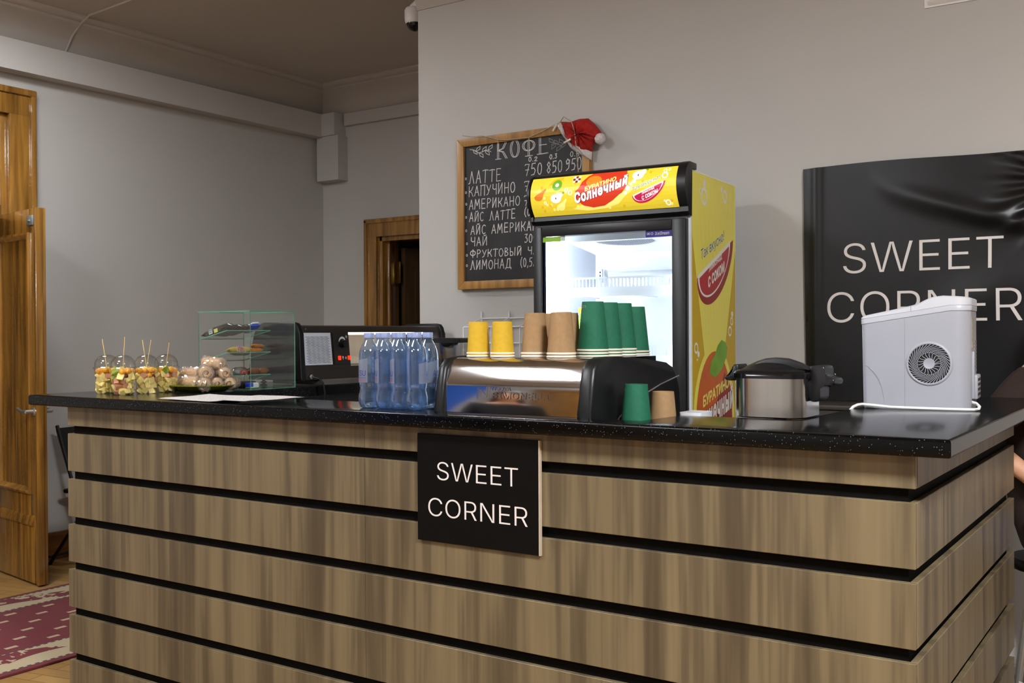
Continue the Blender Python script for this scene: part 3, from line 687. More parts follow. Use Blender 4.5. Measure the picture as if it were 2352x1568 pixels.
for cx, cz, r_ in ((-.492, 1.944, .008), (-.474, 1.931, .010), (-.589, 1.899, .006), (-.58, 1.89, .004), (-.075, 1.968, .013), (-.076, 1.986, .008), (-.06, 1.989, .005), (-.067, 1.866, .011), (-.08, 1.873, .004)):
    o_ = ell(cx, cz, r_, r_, n=16); i_ = ell(cx, cz, r_ * .6, r_ * .6, n=16)
    for k in range(16): hdecal(bm, [o_[k], o_[(k + 1) % 16], i_[(k + 1) % 16], i_[k]], 1.5, 2)
build('header_print', bm, HM, fg, smooth=0)
# --- inside: light strip, cooler unit, shelves
bm = B(); box(bm, (-.638, .012, .30), (-.602, .05, 1.78), .006); build('light_strip', bm, mat('led_strip', (255, 255, 255), .5, emit=((240, 246, 255), 42.0)), fg)
bm = B(); box(bm, (-.066, .015, .30), (-.036, .03, 1.78), .006); build('light_strip', bm, mat('led_strip_dim', (255, 255, 255), .5, emit=((240, 246, 255), 12.0)), fg)
bm = B(); prism(bm, [(.03, 1.80), (.03, 1.745), (.30, 1.715), (.36, 1.66), (.42, 1.645), (.42, 1.80)], -.545, -.04, 'x', .004); unit = build('cooler_unit', bm, M_FW, fg)
bm = B()
for k in range(26):
    x = -.42 + k * .0095; q = 1 - ((k - 12.5) / 13.5) ** 2; n_ = .075 * math.sqrt(max(q, .05))
    bm.faces.new([bm.verts.new(p) for p in ((x, .045, 1.7425), (x + .005, .045, 1.7425), (x + .005, .045 + n_ * 1.4, 1.7425 - n_ * .155), (x, .045 + n_ * 1.4, 1.7425 - n_ * .155))])
build('fan_grille', bm, mat('grille_dark', (50, 60, 66), .5, noise=.1), fg, smooth=0)
def shelf(zs):
    bm = B()
    for k in range(24): y = .06 + k * .0175; tube(bm, [(-.62, y, zs), (-.045, y, zs)], .002, 5)
    for x in (-.61, -.33, -.055): tube(bm, [(x, .06, zs - .004), (x, .46, zs - .004)], .003, 5)
    s_ = build('shelf', bm, M_FW, fg)
    bm = B(); box(bm, (-.60, .052, zs - .012), (-.05, .060, zs + .026), .001); box(bm, (-.60, .05, zs + .058), (-.07, .056, zs + .066))
    for k in range(34): x = -.598 + k * .0160; box(bm, (x, .052, zs + .026), (x + .006, .055, zs + .060))
    build('price_rail', bm, M_FW, s_)
for zs in (1.535, 1.262, .98, .70, .42): shelf(zs)
bm = B(); box(bm, (-.60, .44, 1.60), (-.585, .455, 1.66), .002)
for k in range(3): box(bm, (-.596, .438, 1.612 + k * .015), (-.590, .441, 1.619 + k * .015), mi=1)
build('thermostat', bm, [M_FW, M_BLK], fg)
FM = Matrix.Translation(FO) @ Matrix.Rotation(FRZ, 4, 'Z')
# bottles standing in the fridge
def juice(name_lbl, x, y, z, liquid, capc, group, lblm=None):
    p = FM @ Vector((x, y, z)); t = thing('juice_bottle', name_lbl, 'bottle', p, 0, group)
    bm = B(); lathe(bm, [(0, 0), (.030, 0), (.034, .006), (.034, .05), (.031, .06), (.034, .075), (.034, .12), (.028, .155), (.015, .18), (.014, .198), (0, .198)], 24); build('body', bm, liquid, t)
    bm = B(); lathe(bm, [(.0165, .195), (.0175, .197), (.0175, .216), (.015, .219), (0, .219), (0, .195)], 20); build('cap', bm, capc, t)
    if lblm: bm = B(); lathe(bm, [(.0345, .075), (.0345, .12)], 24); build('label', bm, lblm, t)
M_LQ = [mat('green_drink', (120, 196, 60), .25, noise=.1), mat('pale_drink', (216, 236, 206), .25, noise=.05), mat('clear_drink', (226, 240, 240), .2, noise=.03)]
M_YCAP = mat('yellow_cap', (236, 190, 30), .4, noise=.04)
juice('yellow-capped bottle of green drink at the left of the lit fridge shelf', -.585, .25, 1.266, M_LQ[0], M_YCAP, 'yellow-capped bottles in the fridge', mat('pale_label', (220, 236, 200), .5, noise=.05))
juice('yellow-capped pale bottle in the middle of the lit fridge shelf', -.522, .2, 1.266, M_LQ[1], M_YCAP, 'yellow-capped bottles in the fridge')
juice('yellow-capped pale bottle at the right above the green cups', -.457, .2, 1.266, M_LQ[1], M_YCAP, 'yellow-capped bottles in the fridge')
M_WCAP = mat('white_blue_cap', (190, 214, 232), .4, noise=.05)
juice('pale-capped bottle low in the fridge, left of two', -.165, .12, .984, M_LQ[2], M_WCAP, 'pale-capped bottles low in the fridge')
juice('pale-capped bottle low in the fridge, right of two', -.09, .12, .984, M_LQ[2], M_WCAP, 'pale-capped bottles low in the fridge')

# ------------------------------------------------------------------ chalkboard
YB = 4.275
cb = thing('chalkboard', 'oak-framed black chalkboard with the coffee menu on the wall', 'chalkboard', (-2.82, MY, 1.606))
bx0, bx1, bz0, bz1 = -3.204, -2.418, 1.606, 2.381
fw = .041
bm = B()
for poly in ([(bx0, bz0), (bx1, bz0), (bx1 - fw, bz0 + fw), (bx0 + fw, bz0 + fw)], [(bx0, bz1), (bx1, bz1), (bx1 - fw, bz1 - fw), (bx0 + fw, bz1 - fw)], [(bx0, bz0), (bx0 + fw, bz0 + fw), (bx0 + fw, bz1 - fw), (bx0, bz1)], [(bx1, bz0), (bx1 - fw, bz0 + fw), (bx1 - fw, bz1 - fw), (bx1, bz1)]):
    prism(bm, poly, YB - .012, MY - .001, 'y', .0025, 2)
build('frame', bm, M_FRAME, cb, world=True)
m, nt, b_ = NT('chalk_slate')
tc = nt.nodes.new('ShaderNodeTexCoord'); nz = nt.nodes.new('ShaderNodeTexNoise'); nz.inputs['Scale'].default_value = 7; nz.inputs['Detail'].default_value = 6; nt.links.new(tc.outputs['Object'], nz.inputs['Vector'])
cr = ramp(nt, [(.45, (19, 18, 18)), (.8, (44, 42, 42))], nz.outputs[0]); nt.links.new(cr.outputs[0], b_.inputs['Base Color']); b_.inputs['Roughness'].default_value = .6
bm = B(); box(bm, (bx0 + .02, YB, bz0 + .02), (bx1 - .02, MY - .004, bz1 - .02)); build('slate', bm, m, cb, world=True)
# hand-drawn strokes: each glyph is polylines in a box one high
def E_(cx, cy, rx, ry, a0, a1, n=10): return ell(cx, cy, rx, ry, a0, a1, n)
G = {
 'К': (.5, [[(.05, 0), (.05, 1)], [(.45, .95), (.3, .6), (.06, .5)], [(.06, .5), (.3, .4), (.48, 0)]]),
 'О': (.5, [ell(.25, .5, .22, .5, 90, 449, 16)]),
 'Ф': (.66, [[(.33, 0), (.33, 1.05)], ell(.33, .58, .3, .3, 0, 359, 14)]),
 'Е': (.5, [[(.42, .98), (.06, 1.0), (.06, 0), (.46, .02)], [(.06, .52), (.38, .52)]]),
 'Л': (.55, [[(.0, 0), (.1, .05), (.26, .98), (.5, 0)]]),
 'А': (.5, [[(.02, 0), (.24, 1), (.46, 0)], [(.1, .36), (.4, .36)]]),
 'Т': (.5, [[(.0, .97), (.25, 1.02), (.52, .98)], [(.26, 1), (.24, 0)]]),
 'П': (.5, [[(.05, 0), (.06, .98)], [(.0, .98), (.5, 1)], [(.44, 1), (.43, 0)]]),
 'У': (.5, [[(.03, 1), (.24, .45)], [(.47, 1), (.2, .1), (.05, 0)]]),
 'Ч': (.48, [[(.05, 1), (.06, .6), (.2, .48), (.42, .55)], [(.43, 1), (.42, 0)]]),
 'И': (.5, [[(.05, 1), (.05, 0), (.42, .98), (.43, 0)]]),
 'Н': (.5, [[(.05, 0), (.05, 1)], [(.44, 0), (.44, 1)], [(.05, .5), (.44, .52)]]),
 'М': (.62, [[(.03, 0), (.1, 1), (.3, .35), (.5, 1), (.58, 0)]]),
 'Р': (.48, [[(.06, 0), (.06, 1), (.3, .98), (.44, .78), (.3, .52), (.06, .48)]]),
 'Й': (.5, [[(.05, 1), (.05, 0), (.42, .98), (.43, 0)], [(.12, 1.12), (.24, 1.06), (.36, 1.14)]]),
 'С': (.48, [E_(.27, .5, .22, .5, 50, 310, 12)]),
 'В': (.48, [[(.06, 0), (.06, 1), (.3, .97), (.36, .75), (.08, .52), (.36, .42), (.42, .2), (.28, .02), (.06, 0)]]),
 'Ы': (.66, [[(.05, 1), (.05, 0), (.3, .02), (.36, .25), (.28, .48), (.06, .5)], [(.56, 0), (.56, 1)]]),
 'Д': (.6, [[(.0, -.14), (.02, .02), (.58, .02), (.58, -.14)], [(.1, .02), (.2, 1), (.46, 1), (.46, .02)]]),
 '0': (.46, [ell(.22, .5, .19, .5, 90, 449, 14)]),
 '2': (.46, [[(.04, .75), (.1, .95), (.26, 1), (.38, .85), (.34, .6), (.04, .02), (.42, .0)]]),
 '3': (.46, [[(.06, .95), (.38, 1), (.18, .58), (.36, .5), (.4, .2), (.24, 0), (.04, .08)]]),
 '4': (.46, [[(.1, 1), (.05, .45), (.42, .47)], [(.36, 1), (.35, 0)]]),
 '5': (.46, [[(.42, 1), (.1, .98), (.07, .56), (.28, .6), (.4, .38), (.3, .05), (.05, 0)]]),
 '7': (.46, [[(.02, .9), (.08, 1), (.42, .98), (.2, 0)], [(.08, .5), (.4, .52)]]),
 '8': (.46, [[(.22, .54), (.38, .75), (.22, 1), (.06, .78), (.22, .54), (.4, .26), (.22, 0), (.04, .25), (.22, .54)]]),
 '9': (.46, [[(.4, .75), (.24, 1), (.06, .8), (.14, .55), (.38, .68), (.4, .9), (.34, .2), (.08, 0)]]),
 '.': (.2, [[(.08, 0), (.12, .06)]]), ',': (.2, [[(.12, .08), (.06, -.16)]]),
 '(': (.3, [[(.22, 1.1), (.06, .75), (.06, .25), (.22, -.1)]]), ')': (.3, [[(.06, 1.1), (.22, .75), (.22, .25), (.06, -.1)]]),
 'л': (.3, [[(.02, 0), (.14, .42), (.26, 0)]]), ' ': (.4, []),
}
def ribbon(bm, pts, w, y):
    for (ax, az), (bx_, bz_) in zip(pts, pts[1:]):
        d = Vector((bx_ - ax, bz_ - az))
        if d.length < 1e-6: continue
        d.normalize(); n = Vector((-d.y, d.x)) * w * .5; e = d * w * .35
        yy = y - random.uniform(0, .0004)
        bm.faces.new([bm.verts.new(p) for p in ((ax + n.x - e.x, yy, az + n.y - e.y), (bx_ + n.x + e.x, yy, bz_ + n.y + e.y), (bx_ - n.x + e.x, yy, bz_ - n.y + e.y), (ax - n.x - e.x, yy, az - n.y - e.y))])
def chalk(bm, s, x0, x1, z, h, w=.0042, lean=.04):
    gap = .14; tot = sum(G[c][0] + gap for c in s) - gap; k = (x1 - x0) / tot; x = x0
    for c in s:
        gw, strokes = G[c]; j = random.uniform(-.03, .03) * h; hh = h * random.uniform(.95, 1.04)
        for st in strokes: ribbon(bm, [(x + p[0] * k + p[1] * h * lean + random.uniform(-.0008, .0008), z + j + p[1] * hh) for p in st], w * random.uniform(.85, 1.15), YB - .0006)
        x += (gw + gap) * k
M_CHALK = mat('chalk', (196, 192, 186), .9, noise=.2, scale=150)
M_CHALK2 = mat('faint_chalk', (118, 116, 114), .9, noise=.3, scale=120)
for s, x0, x1, z, h in (('0.2', -2.769, -2.717, 2.228, .02), ('0.3', -2.646, -2.604, 2.228, .022), ('0.4', -2.529, -2.479, 2.228, .024), ('750', -2.793, -2.69, 2.159, .056), ('850', -2.664, -2.575, 2.161, .055), ('950', -2.557, -2.467, 2.164, .056),
    ('ЛАТТЕ', -3.137, -2.934, 2.148, .062), ('75', -2.797, -2.725, 2.083, .047), ('КАПУЧИНО', -3.138, -2.851, 2.083, .051), ('70', -2.798, -2.739, 2.011, .05), ('АМЕРИКАНО', -3.136, -2.822, 2.017, .048),
    ('АЙС ЛАТТЕ', -3.134, -2.849, 1.953, .046), ('(0.', -2.795, -2.746, 1.96, .04), ('АЙС АМЕРИКАНО', -3.127, -2.686, 1.886, .046), ('ЧАЙ', -3.127, -3.023, 1.828, .045), ('300', -2.797, -2.723, 1.828, .041), ('ФРУКТОВЫЙ ЧА', -3.132, -2.717, 1.768, .038),
    ('ЛИМОНАД', -3.131, -2.877, 1.707, .046), ('(0,5л)', -2.821, -2.717, 1.709, .042)):
    bm = B(); chalk(bm, s, x0, x1, z, h); build('chalk_writing', bm, M_CHALK, cb, world=True, smooth=0)
for x, z in ((-3.155, 2.177), (-3.155, 2.106), (-3.154, 2.046), (-3.155, 1.978), (-3.155, 1.909), (-3.151, 1.842), (-3.152, 1.782), (-3.152, 1.729)): bm = B(); ribbon(bm, ell(x, z, .0045, .0055, 0, 360, 8) + [(x + .0045, z)], .003, YB - .0006); build('chalk_bullet', bm, M_CHALK, cb, world=True, smooth=0)
# heading with doubled serif strokes
bm = B()
x = -2.962; h = .085
for c, w_ in (('К', .070), ('О', .062), ('Ф', .085), ('Е', .062)):
    gw, st = G[c]
    for dx in (0, .0085):
        for p in st: ribbon(bm, [(x + dx + q[0] / gw * w_ * .85, 2.258 + q[1] * h) for q in p], .0036, YB - .0006)
    if c in 'КЕ':
        for zz in (2.258, 2.258 + h): ribbon(bm, [(x - .006, zz), (x + .028, zz)], .0036, YB - .0006)
    if c == 'Ф':
        for zz in (2.256, 2.262 + h): ribbon(bm, [(x + .02, zz), (x + .062, zz)], .0036, YB - .0006)
    x += w_ + .011
def sprig(bm, x0, z0, x1, z1, w):
    n = 7; P = [(x0 + (x1 - x0) * k / n, z0 + (z1 - z0) * k / n + .008 * math.sin(k * 1.2)) for k in range(n + 1)]
    ribbon(bm, P, w, YB - .0006)
    for k, sgn in ((1, 1), (2, -1), (3, 1), (4, -1), (5, 1), (6, -1)):
        a = P[k]; L_ = .034 * (1 if x1 > x0 else -1)
        ribbon(bm, [(a[0], a[1]), (a[0] - L_ * .2, a[1] + sgn * .016), (a[0] - L_ * .8, a[1] + sgn * .026), (a[0] - L_ * .75, a[1] + sgn * .010), (a[0], a[1])], w, YB - .0006)
build('chalk_heading', bm, M_CHALK, cb, world=True, smooth=0)
bm = B(); sprig(bm, -2.995, 2.30, -3.128, 2.318, .003)
build('chalk_sprig', bm, M_CHALK, cb, world=True, smooth=0)
bm = B(); sprig(bm, -2.636, 2.296, -2.535, 2.296, .003); build('chalk_sprig', bm, M_CHALK2, cb, world=True, smooth=0)
# string of twine with pegs over the board, and the hat
tw = thing('twine_string', 'thin pale twine strung across the top of the menu chalkboard', 'string', (-2.87, YB - .02, 2.34))
bm = B(); P = [(-3.162, 2.398), (-3.10, 2.384), (-3.034, 2.382), (-2.97, 2.362), (-2.94, 2.352), (-2.88, 2.346), (-2.827, 2.344), (-2.754, 2.343), (-2.683, 2.362), (-2.63, 2.38), (-2.575, 2.395)]
tube(bm, [(x, YB - .019, z) for x, z in P], .0022, 6)
tube(bm, [(-2.478, YB - .075, 2.38), (-2.462, YB - .074, 2.33), (-2.455, YB - .068, 2.25), (-2.458, YB - .05, 2.16), (-2.458, YB - .02, 1.99)], .0022, 6)
tube(bm, [(-2.575, YB - .019, 2.395), (-2.53, YB - .06, 2.41), (-2.478, YB - .075, 2.38)], .0022, 6)
tube(bm, [(-2.94, YB - .019, 2.352), (-2.941, YB - .016, 2.30)], .0018, 5); tube(bm, [(-2.754, YB - .019, 2.343), (-2.754, YB - .016, 2.30)], .0018, 5)
build('twine', bm, mat('twine', (168, 156, 130), .9, noise=.2, scale=200), tw, world=True)
for (x, y, z, a) in ((-2.60, YB - .024, 2.372, 35), (-2.498, YB - .078, 2.288, 70)):
    bm = B(); box(bm, (-.0045, -.004, -.020), (.0045, .004, .020), .001, M=Matrix.Translation((x, y, z)) @ Matrix.Rotation(R(a), 4, 'Y')); build('peg', bm, mat('pale_peg', (206, 192, 166), .7, noise=.1), tw, world=True)
bm = B(); box(bm, (-.004, -.003, -.022), (.004, .003, .022), .001, M=Matrix.Translation((-3.212, MY - .004, 2.188)) @ Matrix.Rotation(R(22), 4, 'Y')); tag(build('peg', bm, MATS['pale_peg']), 'small pale peg on the wall left of the chalkboard', 'peg')
def puff(bm, pts, y0, h, seed=0, n=6, mi=0):
    rnd = random.Random(seed); cx = sum(p[0] for p in pts) / len(pts); cz = sum(p[1] for p in pts) / len(pts)
    P = []
    for (a, b2), (c, d) in zip(pts, pts[1:] + pts[:1]):
        for k in range(4): P.append((a + (c - a) * k / 4, b2 + (d - b2) * k / 4))
    rings = []
    for k in range(n):
        s_ = 1 - k / n
        rings.append([bm.verts.new((cx + (x - cx) * s_, y0 - h * math.sqrt(1 - s_ * s_ * .999) * (1 + .25 * math.sin(i * .9 + k)) , cz + (z - cz) * s_)) for i, (x, z) in enumerate(P)])
    back = [bm.verts.new((x, y0 + .003, z)) for x, z in P]
    m_ = len(P)
    for A_, B_ in zip([back] + rings, rings):
        for i in range(m_): bm.faces.new((A_[i], A_[(i + 1) % m_], B_[(i + 1) % m_], B_[i])).material_index = mi
    c_ = bm.verts.new((cx, y0 - h, cz))
    for i in range(m_): bm.faces.new((rings[-1][i], rings[-1][(i + 1) % m_], c_)).material_index = mi
    bm.faces.new(back)
ht = thing('santa_hat', 'red and white santa hat hung over the chalkboard corner', 'hat', (-2.46, YB - .02, 2.2))
M_RED = mat('red_felt', (168, 30, 22), .95, noise=.25, scale=50, bump=.4); M_FUR = mat('white_plush', (214, 202, 196), .95, noise=.12, scale=120, bump=.8)
bm = B(); puff(bm, [(-2.570, 2.399), (-2.52, 2.391), (-2.492, 2.396), (-2.465, 2.400), (-2.42, 2.396), (-2.388, 2.368), (-2.352, 2.325), (-2.350, 2.300), (-2.362, 2.288), (-2.385, 2.280), (-2.398, 2.262), (-2.400, 2.240), (-2.43, 2.233), (-2.46, 2.238), (-2.50, 2.258), (-2.522, 2.285), (-2.545, 2.32)], YB - .014, .055, 3)
build('felt_cone', bm, M_RED, ht, world=True, smooth=80)
bm = B(); puff(bm, [(-2.592, 2.390), (-2.570, 2.402), (-2.56, 2.37), (-2.54, 2.32), (-2.515, 2.28), (-2.49, 2.248), (-2.455, 2.232), (-2.43, 2.237), (-2.402, 2.236), (-2.406, 2.198), (-2.428, 2.208), (-2.462, 2.228), (-2.50, 2.252), (-2.535, 2.30), (-2.565, 2.345)], YB - .013, .04, 5)
build('plush_band', bm, M_FUR, ht, world=True, smooth=80)
bm = B(); lathe(bm, [(.0265 * math.sin(math.pi * k / 12), -.0265 * math.cos(math.pi * k / 12)) for k in range(13)], 18, (-2.345, YB - .034, 2.288), fn=lambda a, r, z: 1 + .06 * math.sin(a * 7 + z * 300)); build('pompom', bm, M_FUR, ht, world=True, smooth=80)

# ------------------------------------------------------------------ black vinyl banner
bn = thing('vinyl_banner', 'large black SWEET CORNER vinyl banner hung on the wall', 'banner', (-.93, MY, 1.09))
def wr(u, v):
    """creases fanning out from the pinned upper right corner, and a heavy sag"""
    x = -1.395 + .965 * u; z = 1.094 + .966 * v
    y = MY - .018
    d = math.hypot(u - 1.05, v - .86); a = math.atan2(v - .86, u - 1.05)
    y -= .006 * math.sin(a * 22) * math.exp(-((d - .16) / .13) ** 2) * (0 if u < .35 else 1)
    c = .93 - .22 * (u - .32) - .10 * max(0, (u - .32)) ** .5          # the long bright crease
    y -= .022 * math.exp(-((v - c + .02) / .045) ** 2) * min(1, max(0, (u - .28) * 2.2))
    y -= .010 * math.exp(-((v - .30 - .5 * (u - .45)) / .10) ** 2) * min(1, max(0, (u - .3) * 2))
    y -= .006 * math.exp(-((u - .055) / .02) ** 2) + .004 * math.sin(u * 9 + v * 3)
    y -= .002 * math.sin(v * 11 + u * 5) * u
    return min(y, MY - .004)
bm = B(); grid(bm, 120, 120, lambda u, v: (-1.395 + .965 * u + .012 * (1 - v) * (1 if u < .01 else 0), wr(u, v), 1.094 + .966 * v + (.006 * math.sin(u * 6) if v > .99 else 0)), thick=.0015)
build('vinyl_sheet', bm, mat('black_vinyl', (14, 13, 14), .36, noise=.12, scale=30, spec=.45), bn, world=True, smooth=60)
bm = B()
def bn_map(x0, x1, z0, z1):
    def f(u, v, w):
        x = x0 + u * (x1 - x0); z = z0 + v * (z1 - z0)
        return (x, wr((x + 1.395) / .965, (z - 1.094) / .966) - .0022, z)
    return f
def fine_text(s, x0, x1, z0, z1):
    t, _ = text_bm(s, bold=-.008); f = bn_map(x0, x1, z0, z1)
    bmesh.ops.triangulate(t, faces=t.faces[:])
    for k in range(1, 60): bmesh.ops.bisect_plane(t, geom=t.verts[:] + t.edges[:] + t.faces[:], plane_co=(k / 60, 0, 0), plane_no=(1, 0, 0))
    for k in range(1, 20): bmesh.ops.bisect_plane(t, geom=t.verts[:] + t.edges[:] + t.faces[:], plane_co=(0, k / 20, 0), plane_no=(0, 1, 0))
    for v in t.verts: v.co = Vector(f(v.co.x, v.co.y, 0))
    merge(bm, t)
fine_text('SWEET', -1.229, -.625, 1.614, 1.738); build('lettering', bm, M_LETTER, bn, world=True, smooth=0)
bm = B(); fine_text('CORNER', -1.294, -.560, 1.413, 1.539); build('lettering', bm, M_LETTER, bn, world=True, smooth=0)
# vent grille near the top of the frame
vt = thing('vent_grille', 'white slatted vent grille high on the wall, cut by the frame', 'vent', (-.7, MY, 2.652))
bm = B(); box(bm, (-.912, MY - .006, 2.652), (-.40, MY, 2.92), .002); build('backing', bm, M_WHITE, vt, world=True)
for k in range(9): bm = B(); box(bm, (-.24, -.012, -.003), (.24, .012, .003), .001, M=Matrix.Translation((-.655, MY - .012, 2.668 + k * .027)) @ Matrix.Rotation(R(-40), 4, 'X')); build('slat', bm, M_WHITE, vt, world=True)
# dome camera at the end of the bar wall
dc = thing('dome_camera', 'white dome security camera with black bubble at the wall end', 'security camera', (-3.64, 4.46, 3.06))
bm = B(); lathe(bm, [(0, .052), (.052, .052), (.054, .056), (.056, .075), (.056, .118), (.050, .13), (.030, .137), (0, .138)], 32, (-3.64, 4.46, 3.06)); 
lathe(bm, [(.047, .052), (.047, .045), (.052, .052)], 32, (-3.64, 4.46, 3.06)); build('housing', bm, M_WHITE, dc, world=True)
bm = B(); tube(bm, [(-3.65, 4.46, 3.19), (-3.60, 4.455, 3.205), (-3.53, 4.45, 3.21), (-3.485, 4.45, 3.21)], [.028, .035, .038, .042], 14); build('wall_arm', bm, M_WHITE, dc, world=True)
bm = B(); lathe(bm, [(.046 * math.cos(R(a)), .05 - .046 * math.sin(R(a))) for a in range(0, 91, 9)], 28, (-3.64, 4.46, 3.06)); tag(build('dome', bm, M_BLKG, dc, world=True), 'black glossy dome')
# painted-over cable on the ceiling
bm = B(); tube(bm, [(-5.05, 3.72, CEIL - .004), (-5.60, 3.755, CEIL - .006), (-5.66, 3.76, 3.305), (-5.70, 3.762, 3.29), (-5.79, 3.765, 3.235), (-5.87, 3.768, 3.15), (-5.885, 3.768, 3.10)], .007, 7)
tag(build('surface_cable', bm, M_CEIL), 'painted-over cable running down from the ceiling over the cornice', 'cable')

# ------------------------------------------------------------------ espresso machine
em = thing('espresso_machine', 'chrome espresso machine with black side covers behind the bar', 'coffee machine', (-1.59, 2.62, .84))
_sl = [(.88, .0), (1.10, .03), (1.165, .07), (1.224, .135), (1.241, .40), (1.281, .54), (1.290, .95), (1.298, 1.8), (1.3045, 5.0)]
mp_ = [(2.352, .88)]
for (za, sa), (zb, sb) in zip(_sl, _sl[1:]):
    for k in range(1, 7): mp_.append((mp_[-1][0] + (zb - za) / 6 * (sa + (sb - sa) * (k - .5) / 6), za + (zb - za) * k / 6))
mp_.append((2.50, 1.305))
bm = B()
prof = mp_ + [(2.80, 1.305), (2.80, .88)]
prism(bm, prof, -1.825, -1.362, 'x'); body = build('chrome_body', bm, M_CHROME, em, world=True, smooth=50)
side = [(2.348, .86), (2.347, 1.16), (2.352, 1.23), (2.366, 1.278), (2.39, 1.302), (2.44, 1.3085), (2.50, 1.309), (2.66, 1.300), (2.80, 1.285), (2.855, 1.272), (2.878, 1.252), (2.888, 1.21), (2.90, 1.12), (2.90, .86)]
for x0, x1, lbl in ((-1.852, -1.822, 'left'), (-1.372, -1.328, 'right')):
    bm = B(); prism(bm, side, x0, x1, 'x', .012, 3); cv = build('side_cover', bm, M_BLK, em, world=True, smooth=50)
    if lbl == 'right':
        bm = B(); tube(bm, [(-1.3275, y, z) for y, z in ((2.45, 1.10), (2.50, 1.142), (2.56, 1.17), (2.66, 1.199), (2.76, 1.222), (2.888, 1.243))], .0022, 6)
        tag(sub('seam', bm, M_ALU, cv, em), 'thin grey seam line')
bm = B(); box(bm, (-1.82, 2.50, .88), (-1.372, 2.87, 1.20), .01); build('inner_housing', bm, M_BLK, em, world=True)
for x in (-1.80, -1.39):
    for y in (2.42, 2.82): bm = B(); lathe(bm, [(0, 0), (.022, 0), (.018, .045), (0, .045)], 14, (x, y, .84)); build('foot', bm, M_BLK, em, world=True)
def panel_y(z):
    for (y0, z0), (y1, z1) in zip(mp_, mp_[1:]):
        if z0 <= z <= z1: return y0 + (y1 - y0) * (z - z0) / (z1 - z0)
    return mp_[0][0]
bm = B()
def emb(s, x0, x1, z0, z1, **k): put_text(bm, s, lambda u, v, w: (x0 + u * (x1 - x0), panel_y(z0 + v * (z1 - z0)) - .0012 - (w > 0) * .0016, z0 + v * (z1 - z0)), depth=.5, **k)
emb('NUOVA', -1.657, -1.594, 1.215, 1.2245, bold=.01); emb('SIMONELLI', -1.657, -1.466, 1.1915, 1.211, bold=.02)
def bar2(p, q, w):
    L4 = line2(p, q, w); t = bmesh.new(); a = [t.verts.new((x, panel_y(z), z)) for x, z in L4]; b = [t.verts.new((x, panel_y(z) - .0028, z)) for x, z in L4]
    t.faces.new(a); t.faces.new(b)
    for k in range(4): t.faces.new((a[k], a[(k + 1) % 4], b[(k + 1) % 4], b[k]))
    merge(bm, t)
X0, X1, Z0, Z1 = -1.706, -1.667, 1.1905, 1.2245
for p, q in (((X0, Z0), (X0, Z1)), ((X0, Z1), (X1 - .010, Z1)), ((X1, Z1), (X1, Z0)), ((X0 + .008, Z0), (X1, Z0)), ((X0 + .008, Z0 + .002), (X0 + .008, Z1 - .008)), ((X0 + .009, Z1 - .009), (X1 - .008, Z0 + .006)), ((X1 - .008, Z0 + .006), (X1 - .008, Z1))): bar2(p, q, .0034)
tag(build('raised_lettering', bm, M_CHROME, em, world=True, smooth=25), 'raised chrome maker lettering')
# ------------------------------------------------------------------ paper cups
M_PAPIN = mat('cup_rim', (226, 216, 196), .6, noise=.03)
CM = {'yellow': mat('yellow_card', (192, 155, 30), .75, noise=.06, scale=80), 'brown': mat('kraft_card', (147, 115, 78), .8, noise=.08, scale=90), 'green': mat('green_card', (19, 92, 64), .75, noise=.08, scale=90)}
CD = {'yellow': (.0345, .0285, .094), 'brown': (.041, .0300, .118), 'green': (.0455, .0310, .140)}    # rim radius, foot radius, height
M_PRINT = mat('cup_mark', (178, 176, 150), .7, noise=.05)
def cup_proto(colr, marks):
    r0, r1, h = CD[colr]
    t = thing('paper_cup', '', 'cup')
    bm = B(); lathe(bm, [(r0 - .0012, .004), (r1, h - .002), (r1 - .0006, h), (r1 - .0022, h), (r1 - .0028, h - .009), (0, h - .0095)], 40)
    lathe(bm, [(r0 - .0028, .004), (r1 - .0030, h - .011), (0, h - .0112)], 40)
    build('sleeve', bm, CM[colr], t, smooth=40)
    bm = B(); lathe(bm, [(r0 - .003, .0), (r0 - .0006, -.0006), (r0 + .0014, .0012), (r0 + .0014, .0034), (r0 - .0008, .0050), (r0 - .003, .0045), (r0 - .003, 0)], 40); build('rim', bm, M_PAPIN, t)
    if marks:
        bm = B()
        def mk(u, v): a = R(marks) + u; zz = h - .011 - v; rr = r1 + (r0 - r1) * (v + .011) / h + .0006; return (rr * math.cos(a), rr * math.sin(a), zz)
        def ln(p, q): 
            d = Vector((q[0] - p[0], q[1] - p[1])); n = Vector((-d.y, d.x)).normalized() * .010
            bm.faces.new([bm.verts.new(mk(x, z)) for x, z in ((p[0] + n.x, p[1] + n.y * .03), (q[0] + n.x, q[1] + n.y * .03), (q[0] - n.x, q[1] - n.y * .03), (p[0] - n.x, p[1] - n.y * .03))])
        for p, q in (((-.30, 0), (-.30, .0065)), ((-.30, .0065), (-.10, .0065)), ((-.10, .0065), (-.10, 0)), ((-.12, -.001), (-.28, .006)), ((-.25, 0), (-.1, 0)), ((.05, .001), (.25, .001)), ((.05, .001), (.15, .007)), ((.15, .007), (.25, .001))): ln(p, q)
        build('printed_mark', bm, M_PRINT, t, smooth=0)
    return t
protos = {}
def cup(colr, x, y, z, label, group, marks=0, tilt=None):
    k = (colr, marks)
    if k not in protos: protos[k] = cup_proto(colr, marks); o = protos[k]
    else: o = copy_tree(protos[k])
    o.location = (x, y, z); o['label'] = label; o['group'] = group; o.rotation_euler = (0, 0, 0)
    return o
ZT = 1.3065
FACE = -112                                     # direction of the printed mark: towards the hall
